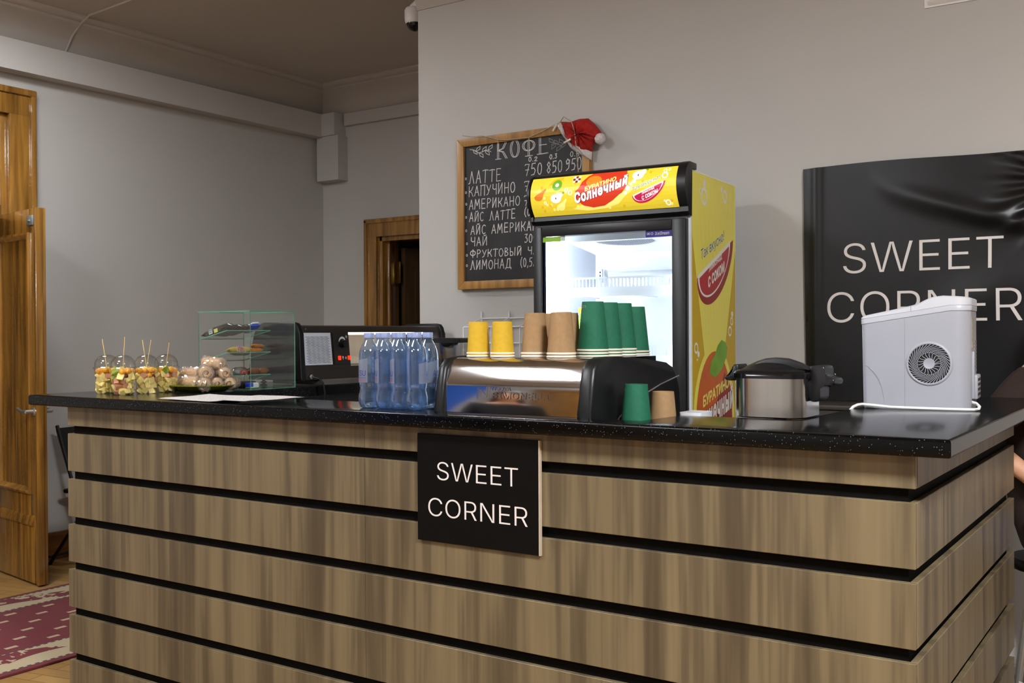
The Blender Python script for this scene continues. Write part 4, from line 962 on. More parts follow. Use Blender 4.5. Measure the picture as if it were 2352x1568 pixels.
def stack(colr, x, y, n, desc, group, marks=0):
    names = {1: ['only'], 2: ['lower', 'upper'], 3: ['lowest', 'middle', 'topmost']}[n]
    for k in range(n): cup(colr, x, y, ZT + .0085 * k, '%s upturned %s paper cup of %s' % (names[k], {'yellow': 'yellow', 'brown': 'kraft brown', 'green': 'dark green'}[colr], desc), group, marks if k == n - 1 else 0)
stack('yellow', -1.776, 2.464, 2, 'the leftmost stack on the machine', 'yellow cups on the espresso machine')
stack('yellow', -1.690, 2.464, 2, 'the stack next to the brown cups', 'yellow cups on the espresso machine')
stack('brown', -1.607, 2.510, 2, 'the front stack, printed mark on top', 'brown cups on the espresso machine', FACE + 12)
stack('brown', -1.497, 2.475, 2, 'the front stack touching the green cups', 'brown cups on the espresso machine')
stack('brown', -1.598, 2.605, 2, 'the stack between and behind both', 'brown cups on the espresso machine')
stack('brown', -1.535, 2.575, 2, 'the stack half hidden behind the green', 'brown cups on the espresso machine')
stack('green', -1.446, 2.566, 3, 'the nearest, tallest stack', 'green cups on the espresso machine', FACE + 2)
stack('green', -1.455, 2.667, 3, 'the stack second from front', 'green cups on the espresso machine')
stack('green', -1.458, 2.762, 3, 'the third stack from front', 'green cups on the espresso machine', FACE + 6)
stack('green', -1.462, 2.858, 2, 'the rearmost stack in the row', 'green cups on the espresso machine')
cup('green', -1.268, 2.485, 1.0955, 'single dark green paper cup standing right of the espresso machine', 'cups beside the espresso machine', FACE - 25)
cup('brown', -1.222, 2.555, 1.0955, 'single kraft brown paper cup half behind the low green cup', 'cups beside the espresso machine')
bm = B(); loft(bm, [[(x, y, 1.095) for x, y in rrect(-1.185, -1.13, 2.59, 2.67, .008, 3)], [(x, y, 1.156) for x, y in rrect(-1.19, -1.125, 2.585, 2.675, .008, 3)]])
tag(build('plastic_tub', bm, mat('milky_plastic', (214, 216, 220), .25, noise=.04)), 'small milky plastic tub at the bar edge by the fridge', 'tub')
# ------------------------------------------------------------------ coffee grinder with clear hopper, white wire rack
gr = thing('coffee_grinder', 'coffee grinder with clear hopper and black lid behind the machine', 'grinder', (-2.09, 2.75, .84))
bm = B(); loft(bm, [[(x, y, .84) for x, y in rrect(-2.17, -2.01, 2.66, 2.90, .03)], [(x, y, 1.10) for x, y in rrect(-2.165, -2.015, 2.68, 2.86, .03)], [(x, y, 1.18) for x, y in rrect(-2.14, -2.04, 2.70, 2.80, .02)]]); build('body', bm, M_BLK, gr, world=True)
bm = B(); loft(bm, [[(x, y, 1.18) for x, y in rrect(-2.13, -2.05, 2.71, 2.79, .02)], [(x, y, 1.26) for x, y in rrect(-2.157, -2.023, 2.685, 2.815, .02)], [(x, y, 1.346) for x, y in rrect(-2.16, -2.02, 2.68, 2.82, .02)]], cap=False); build('hopper', bm, clear_mat('hopper_plastic', (232, 230, 226), .06, .4, .08), gr, world=True)
bm = B(); loft(bm, [[(x, y, z) for x, y in rrect(-2.166 - e, -2.014 + e, 2.674 - e, 2.826 + e, .022)] for z, e in ((1.345, 0), (1.358, .001), (1.361, -.004))]); build('lid', bm, M_BLK, gr, world=True)
bm = B(); lathe(bm, [(.03 * math.cos(R(a)), -.018 * math.sin(R(a))) for a in range(0, 91, 15)], 16, (-2.062, 2.70, 1.345)); build('lid_catch', bm, M_BLK, gr, world=True)
wrk = thing('wire_rack', 'small white wire rack on the wall behind the yellow cups', 'rack', (-2.85, 4.2, 1.25))
bm = B()
for x in (-3.07, -2.90, -2.73): 
    tube(bm, [(x, 4.288, 1.25), (x, 4.288, 1.49)], .004, 6); tube(bm, [(x, 4.288, 1.455), (x, 4.13, 1.41), (x, 4.13, 1.25)], .003, 6); tube(bm, [(x, 4.288, 1.25), (x, 4.13, 1.25)], .003, 6)
for y, z in ((4.288, 1.25), (4.288, 1.33), (4.288, 1.41), (4.288, 1.455), (4.13, 1.25), (4.13, 1.33), (4.13, 1.41)): tube(bm, [(-3.07, y, z), (-2.73, y, z)], .003, 6)
for k in range(9): tube(bm, [(-3.07 + .0425 * k, 4.288, 1.25), (-3.07 + .0425 * k, 4.13, 1.25)], .002, 5)
build('wires', bm, M_WHITE, wrk, world=True)

# ------------------------------------------------------------------ water bottles
M_WATER = mat('water', (236, 246, 255), .0, trans=1.0, ior=1.25)
_nt = M_WATER.node_tree; _o = [n for n in _nt.nodes if n.type == 'OUTPUT_MATERIAL'][0]; _b = _nt.nodes['Principled BSDF']
_t = _nt.nodes.new('ShaderNodeBsdfTransparent'); _t.inputs[0].default_value = rgb(222, 238, 255); _m = _nt.nodes.new('ShaderNodeMixShader'); _m.inputs[0].default_value = .42
_nt.links.new(_b.outputs[0], _m.inputs[1]); _nt.links.new(_t.outputs[0], _m.inputs[2]); _nt.links.new(_m.outputs[0], _o.inputs[0])
bpf = [(0, .006), (.012, .004), (.022, .0), (.028, .003), (.0325, .014), (.0335, .028), (.0325, .040), (.0285, .054), (.0275, .060), (.0295, .068), (.0310, .080), (.0300, .092), (.0312, .105), (.0315, .14), (.0315, .158), (.0285, .176), (.0225, .192), (.0150, .204), (.0135, .208)]
def petal(a, r, z): return 1 + (.05 * (math.cos(5 * a) - 1) * max(0, 1 - z / .05) if r > .008 else 0) + (.012 * math.cos(10 * a) if .05 < z < .062 else 0)
def bottle_proto():
    t = thing('water_bottle', '', 'bottle')
    bm = B(); lathe(bm, bpf + [(.0135, .2085), (.0160, .209), (.0160, .211), (.0130, .2115), (.0130, .220)], 40, fn=petal); sh = build('shell', bm, M_PET, t, smooth=80)
    bm = B(); wl = [(r * .965 if r > .0 else 0, z + .0012) for r, z in bpf if z < .176] + [(.0283, .1765), (0, .1765)]; lathe(bm, wl, 40, fn=petal); build('water', bm, M_WATER, t, smooth=60)
    bm = B(); lathe(bm, [(.0150, .2125), (.0158, .2135), (.0158, .2265), (.0150, .2285), (0, .2288), (0, .2125)], 36, fn=lambda a, r, z: 1 + (.02 if int(a * 36 / math.pi) % 2 else 0)); build('cap', bm, mat('frosted_cap', (150, 164, 208), .35, trans=.25, noise=.03), t, smooth=30)
    bm = B()
    a0, a1 = R(-190), R(-58)
    grid(bm, 14, 4, lambda u, v: ((.0322) * math.cos(a0 + (a1 - a0) * u), .0322 * math.sin(a0 + (a1 - a0) * u), .078 + v * (.058 + .016 * u)))
    lb = build('label', bm, clear_mat('pale_film_label', (220, 224, 236), .3, .2, .06, .30, (206, 212, 226)), t, smooth=80)
    bm = B()
    def on(z0, h): return lambda u, v, w: (.0328 * math.cos(a0 + (a1 - a0) * (.36 + .56 * u)), .0328 * math.sin(a0 + (a1 - a0) * (.36 + .56 * u)), z0 + v * h)
    put_text(bm, "A'SU", on(.098, .017)); 
    for z in (.0925, .0905): put_text(bm, '-------------', on(z, .0012))
    put_text(bm, 'питьевая вода', on(.0845, .0035), mi=1); put_text(bm, 'негазированная', on(.0805, .003), mi=1)
    build('label_print', bm, [mat('navy_ink', (30, 44, 130), .5, noise=.03), mat('red_ink', (170, 50, 70), .5, noise=.03)], t, smooth=0)
    return t
bproto = None
pos = [('front row', [(-2.113, 2.360), (-2.046, 2.358), (-1.984, 2.356), (-1.921, 2.353)]), ('back row', [(-2.126, 2.428), (-2.061, 2.427), (-1.998, 2.426), (-1.936, 2.424)])]
for rn, ps in pos:
    for i, (x, y) in enumerate(ps):
        o = bproto if bproto and False else (copy_tree(bproto) if bproto else None)
        if o is None: o = bproto = bottle_proto()
        o.location = (x, y, 1.1505); o.rotation_euler = (0, 0, R(([0, -30, -30, 150] if rn[0] == 'f' else [-20, -40, 160, 120])[i]))
        o['label'] = 'blue-tinted water bottle, %s in the %s of the pack on the bar' % (['leftmost', 'second from left', 'third from left', 'rightmost'][i], rn); o['group'] = 'water bottles on the bar'

# ------------------------------------------------------------------ fruit cups with skewers
M_FR = {'apple': mat('apple_flesh', (240, 216, 132), .45, noise=.12, scale=60), 'mandarin': mat('mandarin', (240, 164, 44), .4, noise=.12, scale=90), 'kiwi': mat('kiwi', (142, 158, 50), .4, noise=.25, scale=80), 'peach': mat('peach', (206, 142, 102), .45, noise=.2, scale=60), 'grape': mat('red_grape', (120, 34, 36), .3, noise=.2, scale=40)}
def chunk_mesh(kind, seed):
    rnd = random.Random(seed); bm = B()
    if kind == 'mandarin':
        lathe(bm, [(.0125 * math.sin(math.pi * k / 7) * (1 if k < 4 else .9), -.0105 * math.cos(math.pi * k / 7)) for k in range(8)], 10)
    elif kind == 'grape': lathe(bm, [(.0085 * math.sin(math.pi * k / 7), -.0095 * math.cos(math.pi * k / 7)) for k in range(8)], 10)
    else:
        s_ = .0105; box(bm, (-s_, -s_, -s_), (s_, s_ * .8, s_ * .8))
        for v in bm.verts: v.co += Vector([rnd.uniform(-.004, .003) for _ in range(3)])
        bmesh.ops.bevel(bm, geom=bm.edges[:], offset=.0018, segments=2, affect='EDGES')
    me = bpy.data.meshes.new('fruit_chunk'); bmesh.ops.recalc_face_normals(bm, faces=bm.faces[:]); bm.to_mesh(me); bm.free(); me.materials.append(M_FR[kind])
    me.polygons.foreach_set('use_smooth', [True] * len(me.polygons)); me.set_sharp_from_angle(angle=R(50))
    return me
CH = {k: [chunk_mesh(k, i) for i in range(5 if k == 'apple' else 2)] for k in M_FR}
FCR0, FCR1, FCH = .0375, .0475, .098
def fruit_proto():
    t = thing('fruit_cup', '', 'fruit cup')
    bm = B(); lathe(bm, [(0, .003), (FCR0 - .004, .002), (FCR0, 0), (FCR0 + .0005, .003), (FCR0 + .002, .02), (FCR1 - .003, .085), (FCR1 - .001, .09), (FCR1 - .001, FCH)], 44); build('cup', bm, M_CUPC, t, smooth=50)
    bm = B(); lathe(bm, [(FCR1 - .002, FCH - .002), (FCR1 + .004, FCH - .002), (FCR1 + .004, FCH + .003), (FCR1 - .001, FCH + .006), (FCR1 - .0015, FCH + .012), (.0455, FCH + .022), (.040, FCH + .034), (.030, FCH + .045), (.018, FCH + .051), (.010, FCH + .0525)], 44); build('dome_lid', bm, M_CUPC, t, smooth=50)
    return t
fproto = fruit_proto(); rnd = random.Random(21)
FC = [((-3.564, 2.453), 'leftmost fruit cup', [(-.012, 0, .006)]), ((-3.426, 2.428), 'second fruit cup from the left', [(.006, .0, .0)]), ((-3.423, 2.531), 'third fruit cup from the left', [(-.012, 0, 0), (.012, .004, 0)]), ((-3.432, 2.629), 'fruit cup nearest the pastries', [(.010, 0, .004)])]
for ci, ((cx, cy), nm, sk) in enumerate(FC):
    o = fproto if ci == 0 else copy_tree(fproto)
    o.location = (cx, cy, 1.1505); o['group'] = 'domed fruit cups on the bar'
    o['label'] = ['clear domed cup of cut fruit, leftmost on the bar', 'clear domed fruit cup with pinkish chunks, second from left', 'clear domed fruit cup with two skewers', 'clear domed fruit cup next to the wrapped pastries'][ci]
    for lay in range(5):
        zz = 1.1505 + .014 + lay * .0185; rr = FCR0 + (FCR1 - FCR0) * (lay * .0185 + .014) / FCH - .0145
        for k in range(9 if lay > 1 else 8):
            kind = 'apple'
            if lay == 4: kind = rnd.choice(['mandarin', 'mandarin', 'mandarin', 'kiwi'])
            elif lay == 3 and rnd.random() < .35: kind = rnd.choice(['kiwi', 'mandarin', 'grape', 'apple'])
            elif rnd.random() < (.16 if ci == 1 else .05): kind = 'peach'
            a = 2 * math.pi * (k + .5 * (lay % 2)) / (9 if lay > 1 else 8) + rnd.uniform(-.12, .12)
            f = bpy.data.objects.new('fruit_chunk', rnd.choice(CH[kind])); COL.objects.link(f)
            f.location = (cx + rr * math.cos(a), cy + rr * math.sin(a), zz + rnd.uniform(-.003, .003)); f.rotation_euler = [rnd.uniform(0, 6) for _ in range(3)]
            s_ = rnd.uniform(.9, 1.2); f.scale = (s_, s_, s_)
            tag(f, '%s inside the %s' % ({'apple': 'pale apple chunk', 'mandarin': 'orange mandarin segment', 'kiwi': 'green kiwi chunk', 'peach': 'pink-orange peach chunk', 'grape': 'dark red grape piece'}[kind], nm), 'fruit', 'fruit pieces in the %s' % nm)
        for k in range(2):
            f = bpy.data.objects.new('fruit_chunk', rnd.choice(CH['apple'])); COL.objects.link(f)
            a = lay * 1.3 + k * math.pi; f.location = (cx + .012 * math.cos(a), cy + .012 * math.sin(a), zz + .002); f.rotation_euler = [rnd.uniform(0, 6) for _ in range(3)]
            tag(f, 'pale apple chunk inside the %s' % nm, 'fruit', 'fruit pieces in the %s' % nm)
    for si, (dx, dy, dz) in enumerate(sk):
        bm = B(); L_ = .155
        top = (cx + dx * 2.0 + (-.004 if ci == 0 else 0), cy + dy, 1.1505 + .200 + [.012, .020, .008, -.004][ci]); bot = (cx - dx * .3, cy, 1.1505 + .085)
        tube(bm, [bot, top], .0016, 7)
        tag(build('wooden_skewer', bm, mat('bamboo', (206, 180, 112), .6, noise=.1)), ['thin wooden skewer standing in the leftmost fruit cup', 'thin wooden skewer standing in the second fruit cup', 'left one of two skewers crossing in the third fruit cup', 'thin wooden skewer in the fruit cup by the pastries'][ci] if si == 0 else 'right one of two skewers crossing in the third fruit cup', 'skewer', 'skewers in the fruit cups')

# ------------------------------------------------------------------ plate of wrapped pastries
bm = B(); 
pl = [(0, .004), (.085, .004), (.105, .006), (.145, .026), (.150, .028), (.149, .024), (.108, .001), (.085, 0), (0, 0)]
lathe(bm, pl, 48, (-3.352, 2.735, 1.1505), M=None)
for v in bm.verts: v.co.y = 2.735 + (v.co.y - 2.735) * .82; v.co.x = -3.352 + (v.co.x + 3.352) * 1.02
tag(build('serving_plate', bm, mat('olive_plate', (112, 116, 32), .25, noise=.15, coat=.5)), 'shallow olive green plate holding the wrapped pastry rolls', 'plate')
M_PAS = mat('pastry', (214, 176, 124), .6, noise=.22, scale=50, bump=.3); M_FILL = mat('poppy_filling', (52, 44, 48), .6, noise=.3, scale=200)
def pastry(x, y, z, yaw, pitch, L_, r, label):
    t = thing('wrapped_pastry', label, 'pastry', (x, y, z), 0, 'film-wrapped pastry rolls on the plate')
    Mx = Matrix.Rotation(yaw, 4, 'Z') @ Matrix.Rotation(pitch, 4, 'Y') @ Matrix.Rotation(R(90), 4, 'Y')
    bm = B(); lathe(bm, [(0, -L_ / 2 + .004), (r * .36, -L_ / 2 + .004), (r * .45, -L_ / 2), (r * .9, -L_ / 2 + .001), (r, -L_ / 2 + .006), (r * 1.03, 0), (r, L_ / 2 - .006), (r * .9, L_ / 2 - .001), (r * .45, L_ / 2), (r * .36, L_ / 2 - .004), (0, L_ / 2 - .004)], 22, M=Mx, fn=lambda a, rr, zz: 1 + .05 * math.sin(a * 2 + zz * 40)); rl = build('roll', bm, M_PAS, t, smooth=60)
    bm = B()
    for s_ in (-1, 1):
        for k in range(14):
            a, b = k * .55, (k + 1) * .55; ra, rb = r * (.05 + .055 * k * .55 / .55 * .9), r * (.05 + .055 * (k + 1) * .9)
            P = [Mx @ Vector((q * math.cos(w_), q * math.sin(w_), s_ * (L_ / 2 + .0006))) for q, w_ in ((ra, a), (rb, b), (rb + r * .13, b), (ra + r * .13, a))]
            bm.faces.new([bm.verts.new(p) for p in P])
    build('filling', bm, M_FILL, t, smooth=0)
    bm = B(); rr_ = random.Random(int(x * 1e4) ^ int(y * 1e4))
    ph = [rr_.uniform(0, 6) for _ in range(6)]
    def wob(a, q, zz): return 1.03 + .08 * math.sin(7 * a + ph[0] + zz * 160) + .08 * math.sin(11 * a + ph[1] - zz * 230) + .05 * math.sin(19 * a + ph[2] + zz * 300)
    n_ = 9; lathe(bm, [(r * .2, -L_ / 2 - .022), (r * .55, -L_ / 2 - .010), (r * .98, -L_ / 2 - .003)] + [(r * 1.12, -L_ / 2 + L_ * k / n_) for k in range(n_ + 1)] + [(r * .98, L_ / 2 + .003), (r * .6, L_ / 2 + .012), (r * .3, L_ / 2 + .024)], 30, M=Mx, fn=wob)
    build('cling_wrap', bm, M_FILM, t, smooth=25)
pastry(-3.375, 2.70, 1.185, R(0), 0, .095, .024, 'film-wrapped pastry roll lying front left at the bottom of the pile')
pastry(-3.275, 2.690, 1.181, R(-38), 0, .085, .024, 'film-wrapped pastry roll with open end facing front, bottom centre')
pastry(-3.285, 2.755, 1.182, R(-30), 0, .085, .022, 'film-wrapped pastry roll at the bottom, second from right')
pastry(-3.255, 2.812, 1.182, R(-55), 0, .085, .022, 'film-wrapped pastry roll at the right end of the bottom row')
pastry(-3.425, 2.765, 1.182, R(25), 0, .09, .023, 'film-wrapped pastry roll at the far left of the plate')
pastry(-3.345, 2.812, 1.183, R(-20), 0, .09, .023, 'film-wrapped pastry roll at the back of the bottom layer')
pastry(-3.395, 2.725, 1.222, R(5), 0, .09, .022, 'film-wrapped pastry roll leaning on the left of the second layer')
pastry(-3.328, 2.735, 1.224, R(-32), 0, .09, .026, 'film-wrapped pastry roll in the middle layer showing its dark filling')
pastry(-3.290, 2.795, 1.222, R(-25), 0, .085, .023, 'film-wrapped pastry roll on the right of the middle layer')
pastry(-3.330, 2.780, 1.262, R(10), .1, .09, .023, 'film-wrapped pastry roll crowning the pile')

# ------------------------------------------------------------------ glass counter display with sweets
gc = thing('glass_display', 'green-edged glass display box with slanted shelves of sweets', 'display case', (-3.386, 3.007, 1.15))
gx0, gx1, gy0, gy1, gz0, gz1 = -3.546, -3.226, 2.881, 3.133, 1.1505, 1.472
tk = .004
def pane(name, a, b):
    bm = B(); box(bm, a, b)
    for f in bm.faces:
        n = f.normal; d = [abs(b[i] - a[i]) for i in range(3)]; bm.normal_update()
    k = min(range(3), key=lambda i: abs(b[i] - a[i]))
    for f in bm.faces: f.material_index = 0 if abs(f.normal[k]) > .5 else 1
    return build(name, bm, [M_GLASS, M_GEDGE], gc, world=True, smooth=0)
pane('front_pane', (gx0, gy0, gz0), (gx1, gy0 + tk, gz1)); pane('right_pane', (gx1 - tk, gy0 + tk, gz0), (gx1, gy1 - tk, gz1))
pane('rear_pane', (gx0, gy1 - tk, gz0), (gx1, gy1, gz1)); pane('top_pane', (gx0, gy0, gz1), (gx1, gy1, gz1 + tk)); pane('base_pane', (gx0 + tk, gy0 + tk, gz0), (gx1 - tk, gy1 - tk, gz0 + .003))
SH = [(1.357, 1.393), (1.262, 1.300), (1.162, 1.203)]
def shelf_z(i, x): return SH[i][0] + (SH[i][1] - SH[i][0]) * (x + 3.54) / .16
for i, (za, zb) in enumerate(SH):
    bm = B(); t = bmesh.new(); 
    prism(bm, [(gx0 + .005, za), (-3.372, zb), (-3.372, zb + tk), (gx0 + .005, za + tk)], gy0 + .005, gy1 - .005, 'y'); bm.normal_update()
    for f in bm.faces: f.material_index = 0 if abs(f.normal.z) > .8 else 1
    build('shelf', bm, [M_GLASS, M_GEDGE], gc, world=True, smooth=0)
TH = math.atan2(.037, .165)
def wrapper(name, x, y, i, L_, w_, h_, m, label, group, parts=None, yaw=0.0, lift=0.0):
    """flow-wrapped sweet lying on shelf i with crimped ends; long side along y unless yawed"""
    z = shelf_z(i, x) + .004 + h_ / 2 + lift + .0015; t = thing(name, label, 'sweet', (x, y, z), 0, group)
    Mx = Matrix.Rotation(-TH, 4, 'Y') @ Matrix.Rotation(yaw, 4, 'Z')
    bm = B(); n_ = 12; rings = []
    for k in range(n_ + 1):
        u = -L_ / 2 + L_ * k / n_; e = min(k, n_ - k); s_ = (.12, .55, .92, 1)[min(e, 3)]; ws = (1.12, 1.0, 1, 1)[min(e, 3)]
        rings.append([Mx @ Vector((q[0] * w_ / 2 * ws, u, q[1] * h_ / 2 * s_)) for q in [(math.copysign(abs(math.cos(2 * math.pi * j / 14)) ** .6, math.cos(2 * math.pi * j / 14)), math.copysign(abs(math.sin(2 * math.pi * j / 14)) ** .8, math.sin(2 * math.pi * j / 14))) for j in range(14)]])
    loft(bm, rings); build('wrapper', bm, m, t, smooth=40)
    if parts: parts(t, Mx, L_, w_, h_)
    return t
M_CHO = mat('dark_brown_foil', (40, 30, 26), .25, noise=.3, scale=60); M_GLD = mat('gold_foil', (190, 156, 46), .3, noise=.2, scale=50); M_ORG = mat('orange_foil', (196, 116, 28), .28, noise=.2, scale=50); M_AMB = mat('amber_foil', (118, 64, 14), .12, noise=.45, scale=70, coat=.6); M_BLU = mat('blue_wrapper', (28, 60, 190), .3, noise=.1); M_WRA = mat('white_wrapper', (216, 216, 220), .35, noise=.06); M_GRE = mat('green_wrapper', (40, 110, 40), .4, noise=.1)
def barcode(t, Mx, L_, w_, h_):
    bm = B(); box(bm, (w_ * .1, -L_ * .14, h_ * .47), (w_ * .48, L_ * .02, h_ * .52), M=Mx); box(bm, (w_ * .48, -L_ * .14, -h_ * .3), (w_ * .53, L_ * .02, h_ * .3), M=Mx)
    for k in range(8): box(bm, (w_ * .53, -L_ * .125 + k * L_ * .017, -h_ * .18), (w_ * .535, -L_ * .117 + k * L_ * .017, h_ * .22), mi=1, M=Mx)
    build('white_patch', bm, [M_WRA, M_CHO], t, smooth=0)
    bm = B(); box(bm, (w_ * .485, L_ * .10, -h_ * .36), (w_ * .53, L_ * .26, h_ * .3), M=Mx); build('yellow_patch', bm, mat('pale_yellow_patch', (214, 202, 110), .4, noise=.05), t, smooth=0)
ys = [2.905 + .0245 * k for k in range(6)]
for k in range(6): wrapper('chocolate_bar', -3.462 + .006 * ((k * 3) % 4) - .009, 2.903 + .0235 * k, 0, .15, .0225, .024 + .006 * ((k * 2) % 3), mat('dark_foil_%d' % (k % 3), [(46, 34, 28), (34, 26, 24), (60, 42, 32)][k % 3], .22, noise=.35, scale=90), 'dark brown chocolate bar on the top glass shelf, %s' % ['nearest the left pane', 'second from the left pane', 'third from the left pane', 'fourth from the left pane', 'fifth from the left pane', 'beside the blue and white bar'][k], 'chocolate bars on the top shelf', barcode if k == 0 else None, yaw=R(-90 + 3 * ((k * 5) % 3 - 1)))
wrapper('coconut_bar', -3.425, 3.063, 0, .12, .036, .028, M_BLU, 'blue and white wrapped bar on the top glass shelf', None, lambda t, Mx, L_, w_, h_: build('white_band', (lambda bm: box(bm, (-w_ * .42, -L_ * .47, h_ * .32), (w_ * .42, L_ * .47, h_ * .58), .003, M=Mx))(B()), M_WRA, t), yaw=R(75), lift=.002)
def twx(t, Mx, L_, w_, h_):
    bm = B()
    for k, (mi, sc) in enumerate(((1, 1.15), (0, 1.0))):
        put_text(bm, 'TWIX', lambda u, v, w: Mx @ Vector((w_ * .5 + .0012 + k * .0006, .0 + (.5 - u) * .042 * sc, (.5 - v) * .020 * sc + (.5 - u) * -.004)), mi, bold=.05 if k == 0 else .02)
    build('lettering', bm, [mat('twix_red', (190, 30, 30), .4, noise=.03), M_WRA], t, smooth=0)
wrapper('wafer_bar', -3.398, 2.972, 1, .125, .028, .024, M_GLD, 'gold wrapped bar with upside-down red lettering, middle glass shelf', 'bars on the middle shelf', twx)
wrapper('caramel_bar', -3.405, 3.062, 1, .085, .026, .020, M_ORG, 'lower orange wrapped bar on the middle glass shelf', 'bars on the middle shelf')
wrapper('caramel_bar', -3.402, 3.078, 1, .075, .024, .016, M_ORG, 'upper orange wrapped bar lying askew on the middle glass shelf', 'bars on the middle shelf', lift=.020, yaw=R(10))
wrapper('caramel_bar', -3.455, 3.035, 1, .10, .03, .022, mat('tan_foil', (150, 108, 66), .3, noise=.2, scale=40), 'tan wrapped bar behind the orange ones, middle glass shelf', 'bars on the middle shelf')
wrapper('croissant_pack', -3.400, 3.055, 2, .075, .034, .032, M_AMB, 'glossy amber wrapped pastry on the bottom glass shelf, left one', 'amber packs on the bottom shelf', yaw=R(6))
wrapper('croissant_pack', -3.398, 3.102, 2, .05, .034, .030, M_AMB, 'glossy amber wrapped pastry on the bottom glass shelf, right one', 'amber packs on the bottom shelf', yaw=R(-5))
def rings(t, Mx, L_, w_, h_):
    bm = B()
    for r0, r1, mi in ((.019, .0225, 0), (.012, .015, 1), (.006, .009, 0)):
        for k in range(14):
            a, b = R(180 * k / 14), R(180 * (k + 1) / 14)
            bm.faces.new([bm.verts.new(Mx @ Vector((w_ * .5 + .001, .012 - q * math.cos(w2), -h_ * .45 + q * math.sin(w2)))) for q, w2 in ((r0, a), (r1, a), (r1, b), (r0, b))]).material_index = mi
    build('printed_rings', bm, [MATS['twix_red'], mat('ring_red_pale', (196, 110, 110), .4, noise=.03)], t, smooth=0)
wrapper('sweets_bag', -3.400, 2.975, 2, .085, .03, .036, clear_mat('whitish_bag', (206, 206, 210), .15, .4, .3), 'whitish clear bag with red rings on the bottom glass shelf', None, rings)
def onbase(name, a, b, m, label, parts=None):
    t = thing(name, label, 'sweet', ((a[0] + b[0]) / 2, (a[1] + b[1]) / 2, a[2])); bm = B(); box(bm, a, b, .004, 3); build('box', bm, m, t, world=True)
    if parts: parts(t)
onbase('sweets_box', (-3.36, 2.905, 1.154), (-3.30, 2.98, 1.182), M_CHO, 'dark brown sweet box on the base of the glass display')
onbase('chewing_gum_box', (-3.285, 2.905, 1.154), (-3.255, 2.955, 1.178), M_WRA, 'small white, blue and green gum box in the display corner', lambda t: [build('blue_end', box(B(), (-3.2852, 2.9045, 1.160), (-3.2548, 2.925, 1.1785), .002), M_BLU, t, world=True), build('green_edge', box(B(), (-3.2852, 2.9045, 1.1535), (-3.2548, 2.955, 1.160), .002), M_GRE, t, world=True)])

# ------------------------------------------------------------------ refrigerated display behind it
rc = thing('refrigerated_display', 'long dark refrigerated countertop display with grille and dial', 'display fridge', (-3.4, 3.7, 1.15))
epz = [(-3.571, 1.176), (-3.556, 1.30), (-3.535, 1.38), (-3.515, 1.412), (-3.492, 1.427), (-3.465, 1.431), (-3.29, 1.431), (-3.268, 1.426), (-3.255, 1.41), (-3.248, 1.38), (-3.232, 1.176)]
for y0, y1 in ((3.178, 3.205), (4.185, 4.212)):
    bm = B(); prism(bm, epz, y0, y1, 'y', .006, 2); build('end_panel', bm, mat('satin_black', (10, 10, 11), .42, noise=.1, spec=.3), rc, world=True, smooth=40)
bm = B(); prism(bm, [(-3.50, 1.418), (-3.29, 1.418), (-3.270, 1.413), (-3.262, 1.40), (-3.258, 1.386), (-3.33, 1.386), (-3.50, 1.40)], 3.205, 4.185, 'y'); build('top_beam', bm, M_BROWN, rc, world=True, smooth=40)
bm = B(); prism(bm, [(-3.545, 1.178), (-3.540, 1.232), (-3.244, 1.232), (-3.240, 1.178)], 3.205, 4.185, 'y'); build('base_box', bm, M_BROWN, rc, world=True)
bm = B(); prism(bm, [(-3.545, 1.1545), (-3.545, 1.178), (-3.226, 1.178), (-3.219, 1.172), (-3.219, 1.1545)], 3.30, 4.20, 'y', .002); build('plinth', bm, mat('dark_grey_rail', (92, 88, 84), .4, metal=.4, noise=.08), rc, world=True)
bm = B(); prism(bm, [(-3.54, 1.232), (-3.50, 1.40), (-3.262, 1.386), (-3.246, 1.232)], 3.205, 3.50, 'y'); build('motor_housing', bm, M_BROWN, rc, world=True)
def fx(z): return -3.2605 + (1.386 - z) * .104
bm = B()
def fpanel(y0, y1, z0, z1, d): 
    t = bmesh.new(); P = [(fx(z0) + d, y0, z0), (fx(z0) + d, y1, z0), (fx(z1) + d, y1, z1), (fx(z1) + d, y0, z1)]; Q = [(p[0] - .004, p[1], p[2]) for p in P]
    a = [t.verts.new(p) for p in P]; b = [t.verts.new(p) for p in Q]; t.faces.new(a); t.faces.new(b)
    for k in range(4): t.faces.new((a[k], a[(k + 1) % 4], b[(k + 1) % 4], b[k]))
    return t
merge(bm, fpanel(3.207, 3.378, 1.242, 1.384, .0035)); grl = build('grille', bm, mat('pale_grille', (196, 200, 208), .45, noise=.03), rc, world=True, smooth=0)
bm = B()
for r_ in range(20):
    z = 1.2505 + r_ * .0060
    for c_ in range(5):
        y = 3.222 + c_ * .0285 + (.007 if r_ % 2 == 0 else 0)
        merge(bm, fpanel(y, y + .0245, z, z + .0017, .0042))
sub('slots', bm, M_BLK, grl, rc, smooth=0)
bm = B(); merge(bm, fpanel(3.392, 3.492, 1.243, 1.382, .0035)); ctl = build('control_panel', bm, mat('speckled_black_panel', (26, 25, 22), .4, noise=.4, scale=300), rc, world=True, smooth=0)
Mk = Matrix.Translation((fx(1.335) + .004, 3.448, 1.335)) @ Matrix.Rotation(R(90), 4, 'Y')
bm = B(); lathe(bm, [(0, 0), (.021, 0), (.020, .006), (.017, .008), (.016, .022), (0, .023)], 24, M=Mk); sub('dial', bm, M_BLKG, ctl, rc)
bm = B()
